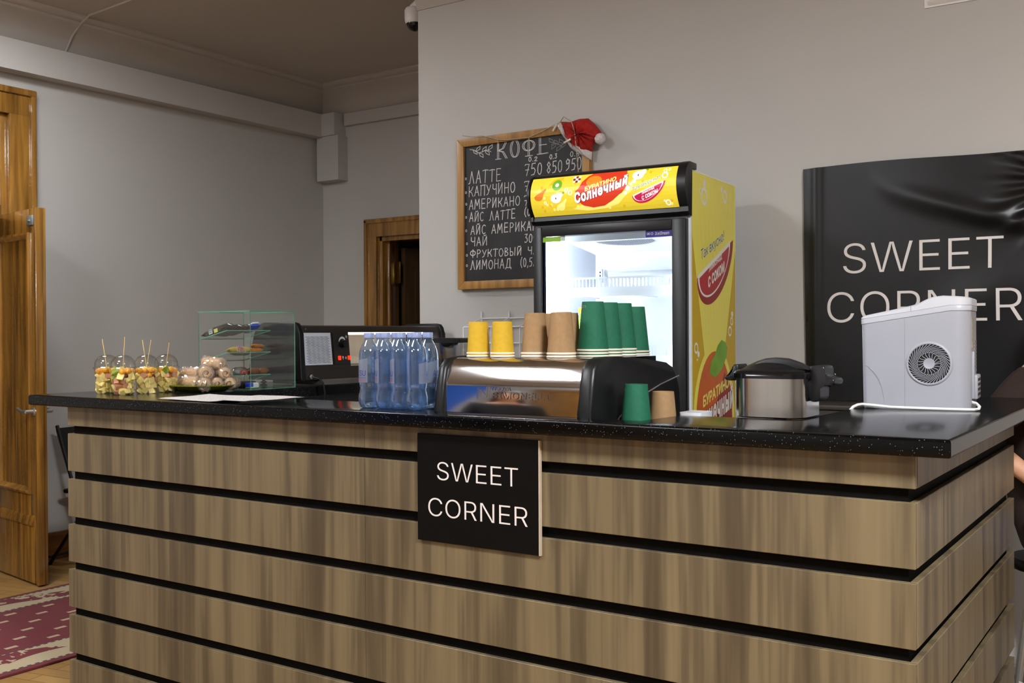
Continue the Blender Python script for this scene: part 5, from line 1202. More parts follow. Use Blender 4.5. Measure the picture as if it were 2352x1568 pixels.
for k in range(12):
    a, b = R(20 + 130 * k / 12), R(20 + 130 * (k + 1) / 12); wa, wb = .0085 * math.sin(math.pi * (k + .3) / 12.3), .0085 * math.sin(math.pi * min((k + 1.3) / 12.6, 1))
    bm.faces.new([bm.verts.new((fx(1.335) + .0052, 3.448 - q * math.cos(w2), 1.335 + q * math.sin(w2))) for q, w2 in ((.0225, a), (.0235 + wa, a), (.0235 + wb, b), (.0225, b))])
def flake(y, z, r_):
    for k in range(6):
        a = R(60 * k + 30); L4 = line2((y, z), (y + r_ * math.cos(a), z + r_ * math.sin(a)), .0016); bm.faces.new([bm.verts.new((fx(p[1]) + .0052, p[0], p[1])) for p in L4])
flake(3.478, 1.366, .008); flake(3.465, 1.270, .007)
bm.faces.new([bm.verts.new((fx(p[1]) + .0052, p[0], p[1])) for p in ell(3.446, 1.273, .0042, .0055, n=12)]); bm.faces.new([bm.verts.new((fx(z) + .0052, y, z)) for y, z in ((3.4445, 1.262), (3.4475, 1.262), (3.4475, 1.268), (3.4445, 1.268))])
tag(sub('panel_marks', bm, M_LETTER, ctl, rc, smooth=0), 'white dial arc and symbols')
for y in (3.4235, 3.4865):
    bm = B(); box(bm, (-.004, -.0075, -.0095), (.004, .0075, .0095), .002, M=Matrix.Translation((fx(1.27) + .005, y, 1.27))); tag(sub('switch', bm, mat('lit_red_switch', (230, 40, 20), .3, emit=((255, 44, 18), 1.6)), ctl, rc), 'glowing red rocker switch')
bm = B(); prism(bm, [(-3.535, 1.232), (-3.505, 1.386), (-3.50, 1.386), (-3.53, 1.232)], 3.50, 4.185, 'y'); build('back_sheet', bm, mat('pale_back_sheet', (206, 190, 176), .5, noise=.04), rc, world=True)
bm = B(); box(bm, (-3.40, 3.52, 1.376), (-3.36, 4.17, 1.3865)); build('light_tube', bm, mat('display_tube', (255, 250, 245), .5, emit=((255, 240, 225), 6.0)), rc, world=True)
bm = B(); prism(bm, [(-3.2475, 1.234), (-3.2625, 1.385), (-3.2600, 1.385), (-3.2450, 1.234)], 3.50, 4.185, 'y'); build('sliding_glass', bm, M_GLASS, rc, world=True, smooth=0)
for x in (-3.49, -3.30):
    for y in (3.195, 4.19): bm = B(); lathe(bm, [(0, 0), (.016, 0), (.016, .006), (.007, .008), (.007, .012), (.014, .013), (.014, .019), (.007, .02), (.007, .028), (0, .028)], 14, (x, y, 1.15)); build('foot', bm, M_BLK, rc, world=True)
bm = B(); lathe(bm, [(0, 0), (.010, 0), (.010, .004), (.006, .006), (0, .006)], 14, M=Matrix.Translation((-3.238, 3.238, 1.192)) @ Matrix.Rotation(R(90), 4, 'Y')); build('cable_gland', bm, M_ALU, rc, world=True)
bm = B(); tube(bm, [(-3.232, 3.238, 1.192), (-3.20, 3.25, 1.184), (-3.188, 3.262, 1.16), (-3.186, 3.268, 1.12), (-3.196, 3.264, 1.05)], .0045, 7); build('power_cable', bm, M_BLK, rc, world=True)
bm = B(); lathe(bm, [(0, 0), (.004, 0), (.003, .002), (0, .002)], 10, M=Matrix.Translation((-3.2605, 3.228, 1.401)) @ Matrix.Rotation(R(90), 4, 'Y')); build('screw', bm, M_CHROME, rc, world=True)

# ------------------------------------------------------------------ newspapers
def paper_mat():
    m, nt, b = NT('newsprint'); tc = nt.nodes.new('ShaderNodeTexCoord')
    mp = nt.nodes.new('ShaderNodeMapping'); mp.inputs['Scale'].default_value = (25, 140, 1); nz = nt.nodes.new('ShaderNodeTexNoise'); nz.inputs['Scale'].default_value = 4; nz.inputs['Detail'].default_value = 3
    nt.links.new(tc.outputs['Object'], mp.inputs[0]); nt.links.new(mp.outputs[0], nz.inputs['Vector'])
    cr = ramp(nt, [(.42, (150, 144, 140)), (.56, (214, 206, 200))], nz.outputs[0]); nt.links.new(cr.outputs[0], b.inputs['Base Color']); b.inputs['Roughness'].default_value = .8
    return m
M_NEWS = paper_mat()
def sheet(cs, z0, amp, seed, label):
    rnd = random.Random(seed); p = [rnd.uniform(0, 6) for _ in range(4)]
    def fn(u, v):
        a = Vector(cs[0]) * (1 - u) + Vector(cs[1]) * u; b = Vector(cs[3]) * (1 - u) + Vector(cs[2]) * u; q = a * (1 - v) + b * v
        return (q.x, q.y, z0 + amp * (.5 + .5 * math.sin(u * 5 + p[0] + v * 2)) * (.3 + .7 * v) + amp * .4 * (1 + math.sin(v * 7 + p[1])) + .003 * max(0, u - .85) / .15)
    bm = B(); grid(bm, 24, 12, fn, thick=.0005); tag(build('newspaper', bm, M_NEWS, smooth=80), label, 'newspaper', 'newspaper sheets on the bar')
sheet([(-3.05, 2.30), (-2.70, 2.275), (-2.78, 2.535), (-3.10, 2.57)], 1.1512, .003, 4, 'wavy newspaper sheet on the bar, left one by the fruit cups')
sheet([(-2.72, 2.275), (-2.535, 2.262), (-2.50, 2.50), (-2.80, 2.545)], 1.1585, .003, 9, 'wavy newspaper sheet on the bar, right one nearer the bottles')

# ------------------------------------------------------------------ slow cooker
pk = thing('slow_cooker', 'steel slow cooker with black domed lid on the bar', 'cooker', (-.935, 2.655, 1.15))
def ring_(z, e, r=.05): return [(x, y, z) for x, y in rrect(-1.032 - e, -.842 + e, 2.562 - e, 2.752 + e, r, 8)]
bm = B(); loft(bm, [ring_(1.1505, -.004), ring_(1.154, 0), ring_(1.254, 0)]); build('steel_body', bm, M_STEEL, pk, world=True, smooth=40)
bm = B(); loft(bm, [ring_(1.253, .003, .052), ring_(1.2535, .006, .054), ring_(1.266, .006, .054), ring_(1.272, .001, .05)]); build('rim', bm, M_BLKG, pk, world=True, smooth=40)
bm = B(); loft(bm, [ring_(1.272, -.001), ring_(1.2755, -.004), ring_(1.276, -.012), ring_(1.286, -.025, .05), ring_(1.297, -.045, .045), ring_(1.304, -.066, .025), ring_(1.306, -.085, .008)]); ld = build('lid', bm, M_BLK, pk, world=True, smooth=50)
bm = B(); prism(bm, [(-1.005, 1.2755), (-.985, 1.288), (-.955, 1.300), (-.92, 1.307), (-.885, 1.303), (-.855, 1.293), (-.835, 1.2755)], 2.60, 2.625, 'y', .004); sub('lid_handle', bm, M_BLK, ld, pk)
bm = B(); prism(bm, chaikin([(-.846, 1.196), (-.846, 1.282), (-.838, 1.286), (-.806, 1.287), (-.801, 1.282), (-.801, 1.262), (-.795, 1.257), (-.780, 1.254), (-.776, 1.250), (-.777, 1.239), (-.783, 1.236), (-.806, 1.238), (-.813, 1.232), (-.813, 1.205), (-.816, 1.197), (-.826, 1.192)]), 2.625, 2.700, 'y', .004); build('side_handle', bm, M_BLK, pk, world=True, smooth=50)
bm = B(); prism(bm, chaikin([(-1.034, 1.244), (-1.030, 1.288), (-1.046, 1.288), (-1.050, 1.284), (-1.050, 1.264), (-1.055, 1.259), (-1.068, 1.258), (-1.071, 1.254), (-1.070, 1.246), (-1.066, 1.244)]), 2.622, 2.692, 'y', .004); build('side_handle', bm, M_BLK, pk, world=True, smooth=50)

# ------------------------------------------------------------------ ice maker: own frame u along the near side, v away, z up
im = thing('ice_maker', 'white countertop ice maker with round fan grille in its side', 'ice maker', (-.824, 3.064, 1.1505), R(5))
def tz(u): return .254 + .036 * min(max(u / .235, 0), 1)
IL = .288
def ir(e, r0=.014, r1=.040):
    out = []
    for cx, cy, a0, r in ((IL + e - r1, -e + r1, -90, r1), (IL + e - r1, .235 + e - r1, 0, r1), (-.004 - e + r0, .235 + e - r0, 90, r0), (-.004 - e + r0, -e + r0, 180, r0)):
        for k in range(9): a = R(a0 + 90 * k / 8); out.append((cx + r * math.cos(a), cy + r * math.sin(a)))
    out2 = []
    for i_, (p, q) in enumerate(zip(out, out[1:] + out[:1])):
        n = 24 if i_ % 9 == 8 else 1
        for k in range(n): out2.append((p[0] + (q[0] - p[0]) * k / n, p[1] + (q[1] - p[1]) * k / n))
    return out2
M_IM = mat('white_appliance', (158, 158, 164), .34, noise=.02, scale=8)
bm = B(); loft(bm, [[(x + (.006 if x < .03 else 0), y, 0) for x, y in ir(-.001)], [(x + (.004 if x < .03 else 0), y, .006) for x, y in ir(0)], [(x, y, tz(x) - .010) for x, y in ir(0)]]); bd = build('body', bm, M_IM, im, smooth=40)
bm = B(); loft(bm, [[(x, y, tz(x) - .009) for x, y in ir(.0015)], [(x, y, tz(x) + .004) for x, y in ir(.002)], [(x, y, tz(x) + .006) for x, y in ir(.001)]]); build('collar', bm, mat('grey_white_band', (176, 176, 182), .3, noise=.02), im, smooth=40)
def lt(u):
    T = [(-.02, .264), (0, .268), (.135, .2955), (.148, .299), (.165, .309), (.188, .319), (.216, .3225), (.25, .3205), (.31, .3155)]
    for (a, za), (b, zb) in zip(T, T[1:]):
        if a <= u <= b: return za + (zb - za) * (u - a) / (b - a)
    return T[-1][1]
bm = B(); loft(bm, [[(x, y, tz(x) + .0065) for x, y in ir(.002)], [(x, y, max(lt(x) - .003, tz(x) + .009)) for x, y in ir(.0015)], [(x, y, lt(x)) for x, y in ir(-.003, .012, .037)], [(x, y, lt(x) + .0015) for x, y in ir(-.012, .008, .03)]]); build('lid', bm, mat('white_lid', (190, 190, 194), .55, noise=.02, scale=8), im, smooth=50)
bm = B(); box(bm, (.1325, -.0028, .280), (.1337, .001, .2955)); build('lid_joint', bm, mat('shadow_grey', (120, 120, 124), .6, noise=.05), im)
bm = B(); box(bm, (.1155, -.0004, .006), (.1163, .001, .258)); build('moulded_line', bm, MATS['shadow_grey'], im, smooth=60)
bm = B(); tube(bm, [(.004, .0, .128), (.016, -.0003, .121), (.03, -.0003, .107), (.043, -.0003, .087), (.052, -.0003, .062), (.058, -.0003, .03), (.060, -.0003, .008)], [.0004, .0016, .0018, .0016, .0012, .0008, .0003], 6); build('moulded_line', bm, mat('moulding_grey', (150, 150, 156), .5, noise=.03), im, smooth=60)
# fan grille
fc = (.181, .131); FR_ = .0565
Mf = Matrix.Translation((fc[0], 0, fc[1])) @ Matrix.Rotation(R(90), 4, 'X')
bm = B(); lathe(bm, [(0, .0006), (FR_, .0006), (FR_, -.02)], 48, M=Mf); fan = build('fan_opening', bm, mat('dark_opening', (10, 8, 12), .7, noise=.1), im)
bm = B(); lathe(bm, [(FR_ - .001, .0004), (FR_ - .001, .0028), (FR_ + .001, .0040), (FR_ + .003, .0038), (FR_ + .0065, .0008), (FR_ + .007, -.001)], 56, M=Mf); build('fan_ring', bm, M_IM, im)
bm = B(); lathe(bm, [(0, .0032), (.0125, .0032), (.0142, .0042), (.0152, .0036), (.0154, .0008)], 32, M=Mf); build('fan_hub', bm, M_IM, im)
for k in range(37):
    a0 = 2 * math.pi * k / 37; P = []
    for j in range(9):
        q = j / 8; r_ = (.0145 if k % 37 < 40 and k % 2 == 0 else .030) * (1 - q) + (FR_ - .0005) * q
        f_ = (r_ - .0145) / (FR_ - .0145); a = a0 + .30 * math.sin(f_ * math.pi * 1.5) - .25 * f_
        P.append(Mf @ Vector((r_ * math.cos(a), r_ * math.sin(a), .0022)))
    bm = B(); tube(bm, P, .0009, 5); build('fan_blade', bm, M_IM, im)
bm = B(); lathe(bm, [(.0315, .0012), (.0315, .0022), (.0323, .0022), (.0323, .0012), (.0315, .0012)], 40, M=Mf); build('fan_rib', bm, mat('grey_rib', (140, 140, 146), .5, noise=.03), im)
# back end: sticker, vents, socket
bm = B(); box(bm, (IL - .001, .050, .175), (IL + .0012, .095, .262)); tag(build('rating_sticker', bm, mat('silver_sticker', (150, 146, 128), .4, noise=.35, scale=90), im), 'silver rating sticker')
bm = B()
for k in range(9): box(bm, (IL - .001, .13, .105 + k * .0105), (IL + .0015, .188, .1125 + k * .0105))
build('vent_slots', bm, MATS['shadow_grey'], im)
bm = B(); box(bm, (IL - .002, .075, .028), (IL + .013, .180, .098), .004); cvr = build('back_cover', bm, M_IM, im)
bm = B(); box(bm, (IL - .002, .055, .03), (IL + .006, .070, .165), .003); build('cover_rib', bm, M_IM, im)
bm = B()
for i in range(4):
    for j in range(6): box(bm, (IL + .0125, .085 + j * .015, .038 + i * .014), (IL + .0136, .093 + j * .015, .046 + i * .014))
build('cover_holes', bm, M_BLK, cvr)
bm = B(); tube(bm, [(.284, .055, .022), (.300, .050, .018), (.309, .035, .010), (.308, .010, .005), (.298, -.006, .0045), (.275, -.014, .0045), (.23, -.017, .0045), (.16, -.017, .005), (.08, -.017, .006), (.03, -.014, .010), (.0, -.012, .012), (-.012, -.014, .010), (-.024, -.022, .004), (-.035, -.032, -.012), (-.040, -.04, -.06)], .0042, 8); build('power_cord', bm, M_WHITE, im)
# low dark cabinet under the banner
lc = thing('low_cabinet', 'low dark brown cabinet against the wall under the banner', 'cabinet', (-1.1, 4.15, 0))
bm = B(); box(bm, (-1.44, 4.03, .06), (-.80, 4.285, 1.07), .004); build('carcass', bm, mat('dark_cabinet', (38, 32, 26), .6, noise=.25, scale=30), lc, world=True)
for x in (-1.42, -.84): bm = B(); box(bm, (x, 4.05, 0), (x + .03, 4.27, .06)); build('foot', bm, M_BLK, lc, world=True)
bm = B(); box(bm, (-1.45, 4.02, 1.07), (-.79, 4.285, 1.088), .003); build('top_board', bm, mat('dark_top', (52, 46, 38), .5, noise=.2), lc, world=True)
# ------------------------------------------------------------------ black folding chair half hidden behind the counter's left end
fc_ = thing('folding_chair', 'black folding chair by the left wall, mostly hidden by the counter', 'chair', (-5.56, 3.82, 0), R(-78))
M_CHR = mat('black_chair_metal', (20, 20, 21), .45, noise=.15)
for s_ in (-1, 1):
    bm = B(); tube(bm, [(.22 * s_, .25, 0), (.20 * s_, -.05, .44), (.19 * s_, -.20, .84)], .011, 8); build('leg', bm, M_CHR, fc_)
    bm = B(); tube(bm, [(.20 * s_, -.26, 0), (.185 * s_, .0, .34), (.18 * s_, .17, .46)], .011, 8); build('leg', bm, M_CHR, fc_)
bm = B(); box(bm, (-.19, -.16, .435), (.19, .22, .462), .010); build('seat', bm, M_CHR, fc_)
bm = B(); box(bm, (-.19, -.012, -.11), (.19, .012, .11), .010, M=Matrix.Translation((0, -.17, .72)) @ Matrix.Rotation(R(20), 4, 'X')); build('backrest', bm, M_CHR, fc_)
for y, z in ((.245, .05), (-.25, .05)): bm = B(); tube(bm, [(-.21, y, z), (.21, y, z)], .008, 8); build('crossbar', bm, M_CHR, fc_)

# ------------------------------------------------------------------ things of the hall behind the viewer, seen only in the polished steel
d3 = thing('door_3', None, None, (-4.7, FY, 0), kind='structure')
bm = B(); box(bm, (-5.25, FY, 0), (-5.10, FY + .04, 2.30), .006); box(bm, (-4.05, FY, 0), (-3.90, FY + .04, 2.30), .006); box(bm, (-5.25, FY, 2.30), (-3.90, FY + .05, 2.45), .006); build('casing', bm, M_DOOR, d3, world=True)
bm = B(); box(bm, (-5.10, FY, 0), (-4.58, FY + .03, 2.30), .004); box(bm, (-4.57, FY, 0), (-4.05, FY + .03, 2.30), .004); lv = build('leaf', bm, M_DOOR, d3, world=True)
bm = B()
for x in (-5.0, -4.47):
    for z0, z1 in ((.2, .9), (1.1, 2.1)): box(bm, (x, FY + .028, z0), (x + .32, FY + .040, z1), .008)
build('panel', bm, M_DOOR, d3, world=True)
bp_ = thing('blue_partition', 'blue slanted partition board standing at the back of the hall', 'partition', (-5.3, -2.0, 0))
bm = B(); prism(bm, [(-.55, .06), (-.30, .06), (.62, 2.4), (-.55, 2.4)], -.02, .02, 'y', .004); build('board', bm, mat('blue_board', (40, 96, 196), .5, noise=.04), bp_)
bm = B(); box(bm, (-.5, -.25, 0), (-.35, .25, .06), .01); build('foot', bm, M_ALU, bp_)

# ------------------------------------------------------------------ people
def skin_mesh(nodes, edges, sub_lv=2):
    """nodes: name -> (point, radius); grown with a Skin modifier from the first node"""
    names = list(nodes); me = bpy.data.meshes.new('s'); me.from_pydata([nodes[k][0] for k in names], [(names.index(a), names.index(b)) for a, b in edges], [])
    o = bpy.data.objects.new('s', me); COL.objects.link(o); o.modifiers.new('skin', 'SKIN'); sm = o.modifiers.new('sub', 'SUBSURF'); sm.levels = sub_lv
    for i, k in enumerate(names):
        r = nodes[k][1]; d = me.skin_vertices[0].data[i]; d.radius = r if isinstance(r, tuple) else (r, r); d.use_root = (i == 0)
    dg = bpy.context.evaluated_depsgraph_get(); dg.update()
    m2 = bpy.data.meshes.new_from_object(o.evaluated_get(dg)); bm = bmesh.new(); bm.from_mesh(m2)
    bpy.data.objects.remove(o); bpy.data.meshes.remove(m2); bpy.data.meshes.remove(me)
    return bm
def head_bm(M):
    """a head with brow, nose, lips, chin and ears; face towards -y, centre at the origin, 0.23 high"""
    bm = B(); n, m_ = 40, 28
    def f(u, v):
        a = 2 * math.pi * u; t = math.pi * v; x, y, z = math.sin(t) * math.sin(a), -math.sin(t) * math.cos(a), math.cos(t)
        wx = .076 * (1 - .22 * max(0, -z) ** 1.5); wy = .095; px, py, pz = x * wx, y * wy, z * .117
        if y < 0: py *= (1 - .10 * max(0, -z))
        fr = max(0, -y)
        g = lambda cx, cz, s: math.exp(-((px - cx) / s) ** 2 - ((pz - cz) / s) ** 2)
        py -= fr * (.026 * math.exp(-(px / .011) ** 2) * math.exp(-((pz + .022) / .018) ** 2) + .012 * math.exp(-(px / .010) ** 2) * math.exp(-((pz - .0) / .02) ** 2))
        py += fr * .011 * (g(.031, .006, .016) + g(-.031, .006, .016)) - fr * .005 * (g(.03, .026, .018) + g(-.03, .026, .018))
        py -= fr * (.007 * math.exp(-(px / .022) ** 2) * math.exp(-((pz + .056) / .006) ** 2) + .007 * math.exp(-(px / .019) ** 2) * math.exp(-((pz + .066) / .006) ** 2) - .004 * math.exp(-(px / .02) ** 2) * math.exp(-((pz + .061) / .003) ** 2))
        py -= fr * .008 * math.exp(-(px / .022) ** 2) * math.exp(-((pz + .096) / .016) ** 2)
        return M @ Vector((px, py, pz))
    V = [[bm.verts.new(f(i / n, j / m_)) for i in range(n)] for j in range(1, m_)]
    for A_, B_ in zip(V, V[1:]):
        for i in range(n): bm.faces.new((A_[i], A_[(i + 1) % n], B_[(i + 1) % n], B_[i]))
    for ring, z in ((V[0], .117), (V[-1], -.117)):
        c = bm.verts.new(M @ Vector((0, 0, z)))
        for i in range(n): bm.faces.new((ring[i], ring[(i + 1) % n], c))
    for s_ in (-1, 1): lathe(bm, [(0, -.005), (.020, -.005), (.027, 0), (.024, .006), (.012, .003), (0, .002)], 14, M=M @ Matrix.Translation((s_ * .074, .008, -.008)) @ Matrix.Rotation(R(90 * s_), 4, 'Y') @ Matrix.Diagonal((1.25, .75, 1, 1)))
    return bm
def remesh(bm, vox):
    me = bpy.data.meshes.new('r'); bm.to_mesh(me); bm.free(); o = bpy.data.objects.new('r', me); COL.objects.link(o)
    r = o.modifiers.new('r', 'REMESH'); r.mode = 'VOXEL'; r.voxel_size = vox
    s_ = o.modifiers.new('s', 'SMOOTH'); s_.factor = .5; s_.iterations = 2
    dg = bpy.context.evaluated_depsgraph_get(); dg.update(); m2 = bpy.data.meshes.new_from_object(o.evaluated_get(dg)); b2 = bmesh.new(); b2.from_mesh(m2)
    bpy.data.objects.remove(o); bpy.data.meshes.remove(m2); bpy.data.meshes.remove(me); return b2
M_SKIN = mat('skin', (214, 160, 126), .5, noise=.06, scale=30); M_HAIR = mat('dark_hair', (26, 20, 18), .45, noise=.3, scale=90, stretch=(1, 1, .1)); M_EYE = mat('eye', (40, 30, 26), .15, noise=.1)
def hand(bm, w, fwd, side, up, curl=.35):
    """palm, four bent fingers and a thumb on the palm's side; fwd, side (thumb side), up are unit vectors"""
    F, S, U = Vector(fwd).normalized(), Vector(side).normalized(), Vector(up).normalized(); w = Vector(w)
    P = lambda f, s, u: w + F * f + S * s + U * u
    nodes = {'z': (P(-.075, 0, 0), .030), 'a': (P(-.005, 0, 0), (.029, .023)), 'b': (P(.04, 0, 0), (.036, .014)), 'c': (P(.085, 0, 0), (.038, .012))}
    merge(bm, skin_mesh(nodes, [('z', 'a'), ('a', 'b'), ('b', 'c')], 1))
    for s_, L_ in ((.028, .072), (.010, .080), (-.010, .074), (-.028, .058)):
        n2 = {'a': (P(.075, s_, 0), .0095), 'b': (P(.085 + L_ * .45, s_ * 1.1, -L_ * curl * .25), .0088), 'c': (P(.085 + L_ * .75, s_ * 1.12, -L_ * curl * .8), .0080), 'd': (P(.085 + L_ * .92, s_ * 1.12, -L_ * curl * 1.4), .0070)}
        merge(bm, skin_mesh(n2, [('a', 'b'), ('b', 'c'), ('c', 'd')], 1))
    n3 = {'a': (P(.02, .022, 0), .013), 'b': (P(.05, .052, -.008), .0105), 'c': (P(.085, .066, -.018), .0085)}
    merge(bm, skin_mesh(n3, [('a', 'b'), ('b', 'c')], 1))
def person(root, J, face_rot, shirt_m, trouser_m, hair_long, sleeve, hair_m=M_HAIR):
    """J: joint -> world point"""
    V_ = {k: Vector(p) for k, p in J.items() if not k.startswith('hand')}
    rad = {'pel': (.13, .115), 'wai': (.115, .10), 'che': (.135, .11), 'nec': .056, 'hd': .055}
    limb = {'sh': .060, 'el': .043, 'wr': .028, 'hip': .088, 'kn': .058, 'an': .040, 'toe': .032}
    def nd(ks, grow=0.0): 
        out = {}
        for k in ks:
            r = rad.get(k) or limb[k[:-1]]; out[k] = (V_[k], tuple(q + grow for q in r) if isinstance(r, tuple) else r + grow)
        return out
    full = ['pel', 'wai', 'che', 'nec', 'hd', 'shL', 'elL', 'wrL', 'shR', 'elR', 'wrR', 'hipL', 'knL', 'anL', 'toeL', 'hipR', 'knR', 'anR', 'toeR']
    ed = [('pel', 'wai'), ('wai', 'che'), ('che', 'nec'), ('nec', 'hd')]
    for s_ in 'LR': ed += [('che', 'sh' + s_), ('sh' + s_, 'el' + s_), ('el' + s_, 'wr' + s_), ('pel', 'hip' + s_), ('hip' + s_, 'kn' + s_), ('kn' + s_, 'an' + s_), ('an' + s_, 'toe' + s_)]
    bm = skin_mesh(nd(full), ed)
    HM_ = Matrix.Translation(V_['hd'] + Vector((0, 0, .045))) @ face_rot
    merge(bm, head_bm(HM_))
    for s_ in 'LR': hand(bm, V_['wr' + s_], J['hand' + s_][0], J['hand' + s_][1], J['hand' + s_][2])
    build('body', remesh(bm, .007), M_SKIN, root, world=True, smooth=80)
    ks = ['che', 'wai', 'pel', 'shL', 'shR']; se = [('che', 'wai'), ('wai', 'pel'), ('che', 'shL'), ('che', 'shR')]
    nodes = nd(ks, .020); nodes['pel'] = (V_['pel'] + (V_['wai'] - V_['pel']) * .12, (.138, .125))
    for s_ in 'LR':
        a, b = V_['sh' + s_], V_['el' + s_]
        if sleeve == 'long': nodes['el' + s_] = (b, .056); nodes['wr' + s_] = (b + (V_['wr' + s_] - b) * .93, .042); se += [('sh' + s_, 'el' + s_), ('el' + s_, 'wr' + s_)]
        else: nodes['sl' + s_] = (a + (b - a) * .72, .066); se += [('sh' + s_, 'sl' + s_)]
    nodes['col'] = (V_['che'] + (V_['nec'] - V_['che']) * .72, .068); se += [('che', 'col')]
    nodes['hem'] = (V_['pel'] + (V_['pel'] - V_['wai']) * .45, (.165, .15)); se.append(('pel', 'hem')); nodes['pel'] = (V_['pel'], (.162, .148)); nodes['wai'] = (V_['wai'], (.142, .128)); nodes['che'] = (V_['che'], (.155, .135))
    build('shirt', skin_mesh(nodes, se), shirt_m, root, world=True, smooth=80)
    nodes = nd(['pel', 'hipL', 'knL', 'hipR', 'knR'], .013); te = [('pel', 'hipL'), ('hipL', 'knL'), ('pel', 'hipR'), ('hipR', 'knR')]
    for s_ in 'LR': nodes['an' + s_] = (V_['an' + s_] + (V_['kn' + s_] - V_['an' + s_]) * .10, .056); te.append(('kn' + s_, 'an' + s_))
    build('trousers', skin_mesh(nodes, te), trouser_m, root, world=True, smooth=80)
    for s_ in 'LR':
        a, t_ = V_['an' + s_], V_['toe' + s_]; d = (t_ - a); d.z = 0; d.normalize()
        zf = t_.z - .032
        q = [(a - d * .06, .040), (a + d * .02, .044), (t_ + d * .015, .038)]
        bm = skin_mesh({'a': (Vector((q[0][0].x, q[0][0].y, zf + .040)), .040), 'b': (Vector((q[1][0].x, q[1][0].y, zf + .043)), .044), 'c': (Vector((q[2][0].x, q[2][0].y, zf + .034)), .036)}, [('a', 'b'), ('b', 'c')])
        for v in bm.verts: v.co.z = max(v.co.z, zf)
        build('shoe', bm, M_BLK, root, world=True, smooth=60)
    # hair: cap over the skull, falling behind
    bm = B(); n, m_ = 36, 16
    def hf(u, v):
        a = 2 * math.pi * u; fr = .5 + .5 * math.cos(a)                      # 1 at the face
        tmax = R(58) * fr ** 1.2 + R(118) * (1 - fr ** 1.2); t = tmax * v
        x, y, z = math.sin(t) * math.sin(a), -math.sin(t) * math.cos(a), math.cos(t)
        p = Vector((x * .089, y * .108 + .004, z * .130 + .004))
        if hair_long and v > .75: p.z -= (v - .75) * 4 * .20 * (1 - fr) ** .8; p.x *= 1 + (v - .75) * .5
        return HM_ @ (p * (1 + .012 * math.sin(a * 23)))
    V2 = [[bm.verts.new(hf(i / n, j / m_)) for i in range(n)] for j in range(1, m_ + 1)]
    for A_, B_ in zip(V2, V2[1:]):
        for i in range(n): bm.faces.new((A_[i], A_[(i + 1) % n], B_[(i + 1) % n], B_[i]))
    c = bm.verts.new(HM_ @ Vector((0, .004, .134)))
    for i in range(n): bm.faces.new((V2[0][i], V2[0][(i + 1) % n], c))
    build('hair', bm, hair_m, root, world=True, smooth=80)
    for s_ in (-1, 1):
        bm = B(); lathe(bm, [(.0115 * math.sin(math.pi * k / 8), -.0075 * math.cos(math.pi * k / 8)) for k in range(9)], 14, M=HM_ @ Matrix.Translation((s_ * .031, -.0765, .006)) @ Matrix.Rotation(R(90), 4, 'X') @ Matrix.Diagonal((1.1, .62, .8, 1))); build('eye', bm, M_EYE, root, world=True)
    bm = B(); lathe(bm, [(.020 * math.sin(math.pi * k / 8), -.006 * math.cos(math.pi * k / 8)) for k in range(9)], 14, M=HM_ @ Matrix.Translation((0, -.088, -.061)) @ Matrix.Rotation(R(90), 4, 'X') @ Matrix.Diagonal((1, .42, 1, 1))); build('lips', bm, mat('lips', (170, 92, 84), .4, noise=.05), root, world=True)
# seated at the far right, behind the bar's end, cut off by the frame
st = thing('bar_stool', 'grey metal stool behind the right end of the bar, under the seated person', 'stool', (-.405, 4.03, 0))
bm = B(); lathe(bm, [(0, .545), (.165, .545), (.172, .555), (.172, .572), (.16, .582), (0, .582)], 32, (-.405, 4.03, 0)); build('seat', bm, M_BLK, st, world=True)
for k in range(4):
    a = R(45 + 90 * k); bm = B(); tube(bm, [(-.405 + .12 * math.cos(a), 4.03 + .12 * math.sin(a), .548), (-.405 + .20 * math.cos(a), 4.03 + .20 * math.sin(a), 0)], .012, 10); build('leg', bm, M_ALU, st, world=True)
bm = B(); P = [(-.405 + .178 * math.cos(R(q)), 4.03 + .178 * math.sin(R(q)), .16) for q in range(0, 361, 15)]; tube(bm, P, .008, 8); build('foot_ring', bm, M_ALU, st, world=True)
M_SHIRT = mat('dark_brown_shirt', (44, 30, 24), .9, noise=.25, scale=40); M_JEAN = mat('blue_jeans', (84, 98, 124), .9, noise=.25, scale=120)
pr = thing('person', 'person in a dark top and blue jeans seated behind the right end of the bar', 'person', (-.405, 4.03, 0))
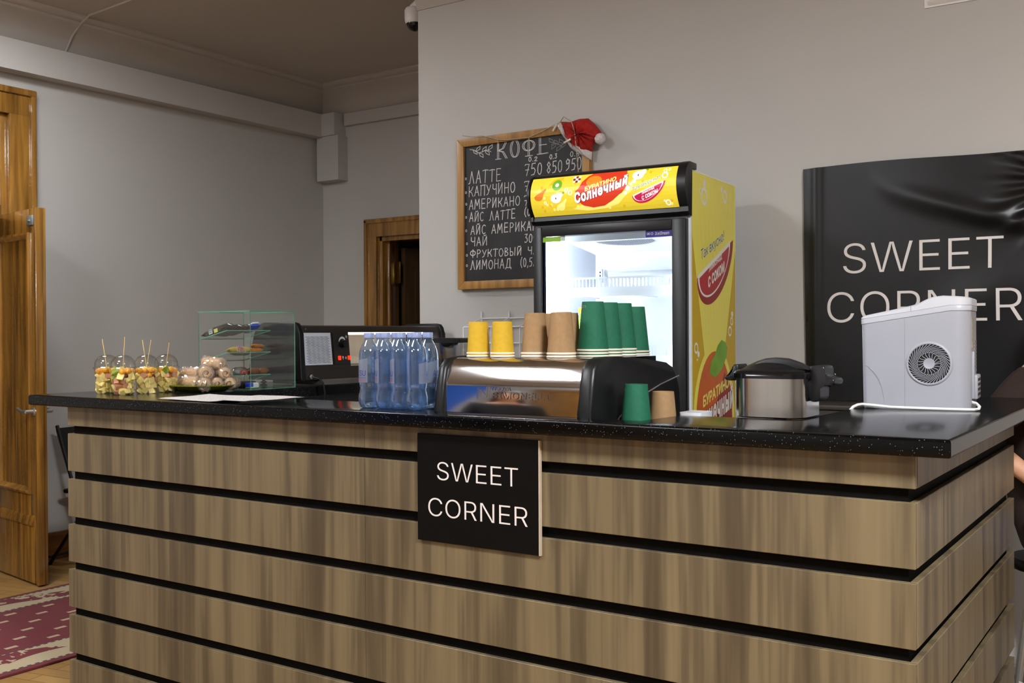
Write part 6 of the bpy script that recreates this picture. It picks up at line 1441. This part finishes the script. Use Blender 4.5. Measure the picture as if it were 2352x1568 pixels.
person(pr, {'pel': (-0.415, 4.03, .685), 'wai': (-0.485, 4.03, .86), 'che': (-0.510, 4.03, 1.10), 'nec': (-0.440, 4.03, 1.275), 'hd': (-0.380, 4.03, 1.345),
            'shL': (-0.490, 4.185, 1.185), 'elL': (-0.465, 4.215, .92), 'wrL': (-0.245, 4.16, .80), 'shR': (-0.490, 3.862, 1.185), 'elR': (-0.640, 3.838, 1.005), 'wrR': (-0.430, 3.845, .84),
            'hipL': (-0.375, 4.12, .66), 'knL': (0.035, 4.13, .64), 'anL': (0.055, 4.13, .10), 'toeL': (0.195, 4.13, .034), 'hipR': (-0.375, 3.94, .66), 'knR': (0.035, 3.93, .64), 'anR': (0.075, 3.93, .10), 'toeR': (0.215, 3.93, .034),
            'handL': ((1, -.05, -.35), (0, -1, 0), (.35, 0, 1)), 'handR': ((1, 0, -.5), (0, 1, 0), (.5, 0, 1))}, Matrix.Rotation(R(90), 4, 'Z') @ Matrix.Rotation(R(14), 4, 'X'), M_SHIRT, M_JEAN, False, 'short')
# standing in the hall, mirrored in the steel of the espresso machine
pq = thing('person', 'person with long dark hair in black clothes, mirrored in the espresso machine', 'person', (-3.25, -.05, 0))
yaw = R(57); cy_, sy_ = math.cos(yaw - R(90) + R(90)), math.sin(yaw)
def W_(p): 
    a = R(-38 + 180); x, y, z = p; return (-3.25 + x * math.cos(a) - y * math.sin(a), -.05 + x * math.sin(a) + y * math.cos(a), z)
def D_(d): 
    a = R(-38 + 180); return (d[0] * math.cos(a) - d[1] * math.sin(a), d[0] * math.sin(a) + d[1] * math.cos(a), d[2])
JJ = {'pel': (0, 0, .93), 'wai': (0, .01, 1.08), 'che': (0, .0, 1.26), 'nec': (0, .0, 1.40), 'hd': (0, -.015, 1.49), 'shL': (.165, .0, 1.33), 'elL': (.22, .02, 1.06), 'wrL': (.20, -.10, .84), 'shR': (-.165, 0, 1.33), 'elR': (-.22, .02, 1.06), 'wrR': (-.20, -.10, .84),
      'hipL': (.09, 0, .88), 'knL': (.095, -.01, .48), 'anL': (.10, .02, .09), 'toeL': (.11, -.12, .034), 'hipR': (-.09, 0, .88), 'knR': (-.095, -.01, .48), 'anR': (-.10, .02, .09), 'toeR': (-.11, -.12, .034)}
JJ = {k: W_(p) for k, p in JJ.items()}
JJ['handL'] = (D_((0, -.3, -1)), D_((-.3, -1, .2)), D_((1, 0, 0))); JJ['handR'] = (D_((0, -.3, -1)), D_((.3, -1, .2)), D_((-1, 0, 0)))
person(pq, JJ, Matrix.Rotation(R(-38 + 180), 4, 'Z'), mat('black_cloth', (20, 19, 21), .9, noise=.2, scale=40), MATS['black_cloth'], True, 'long')
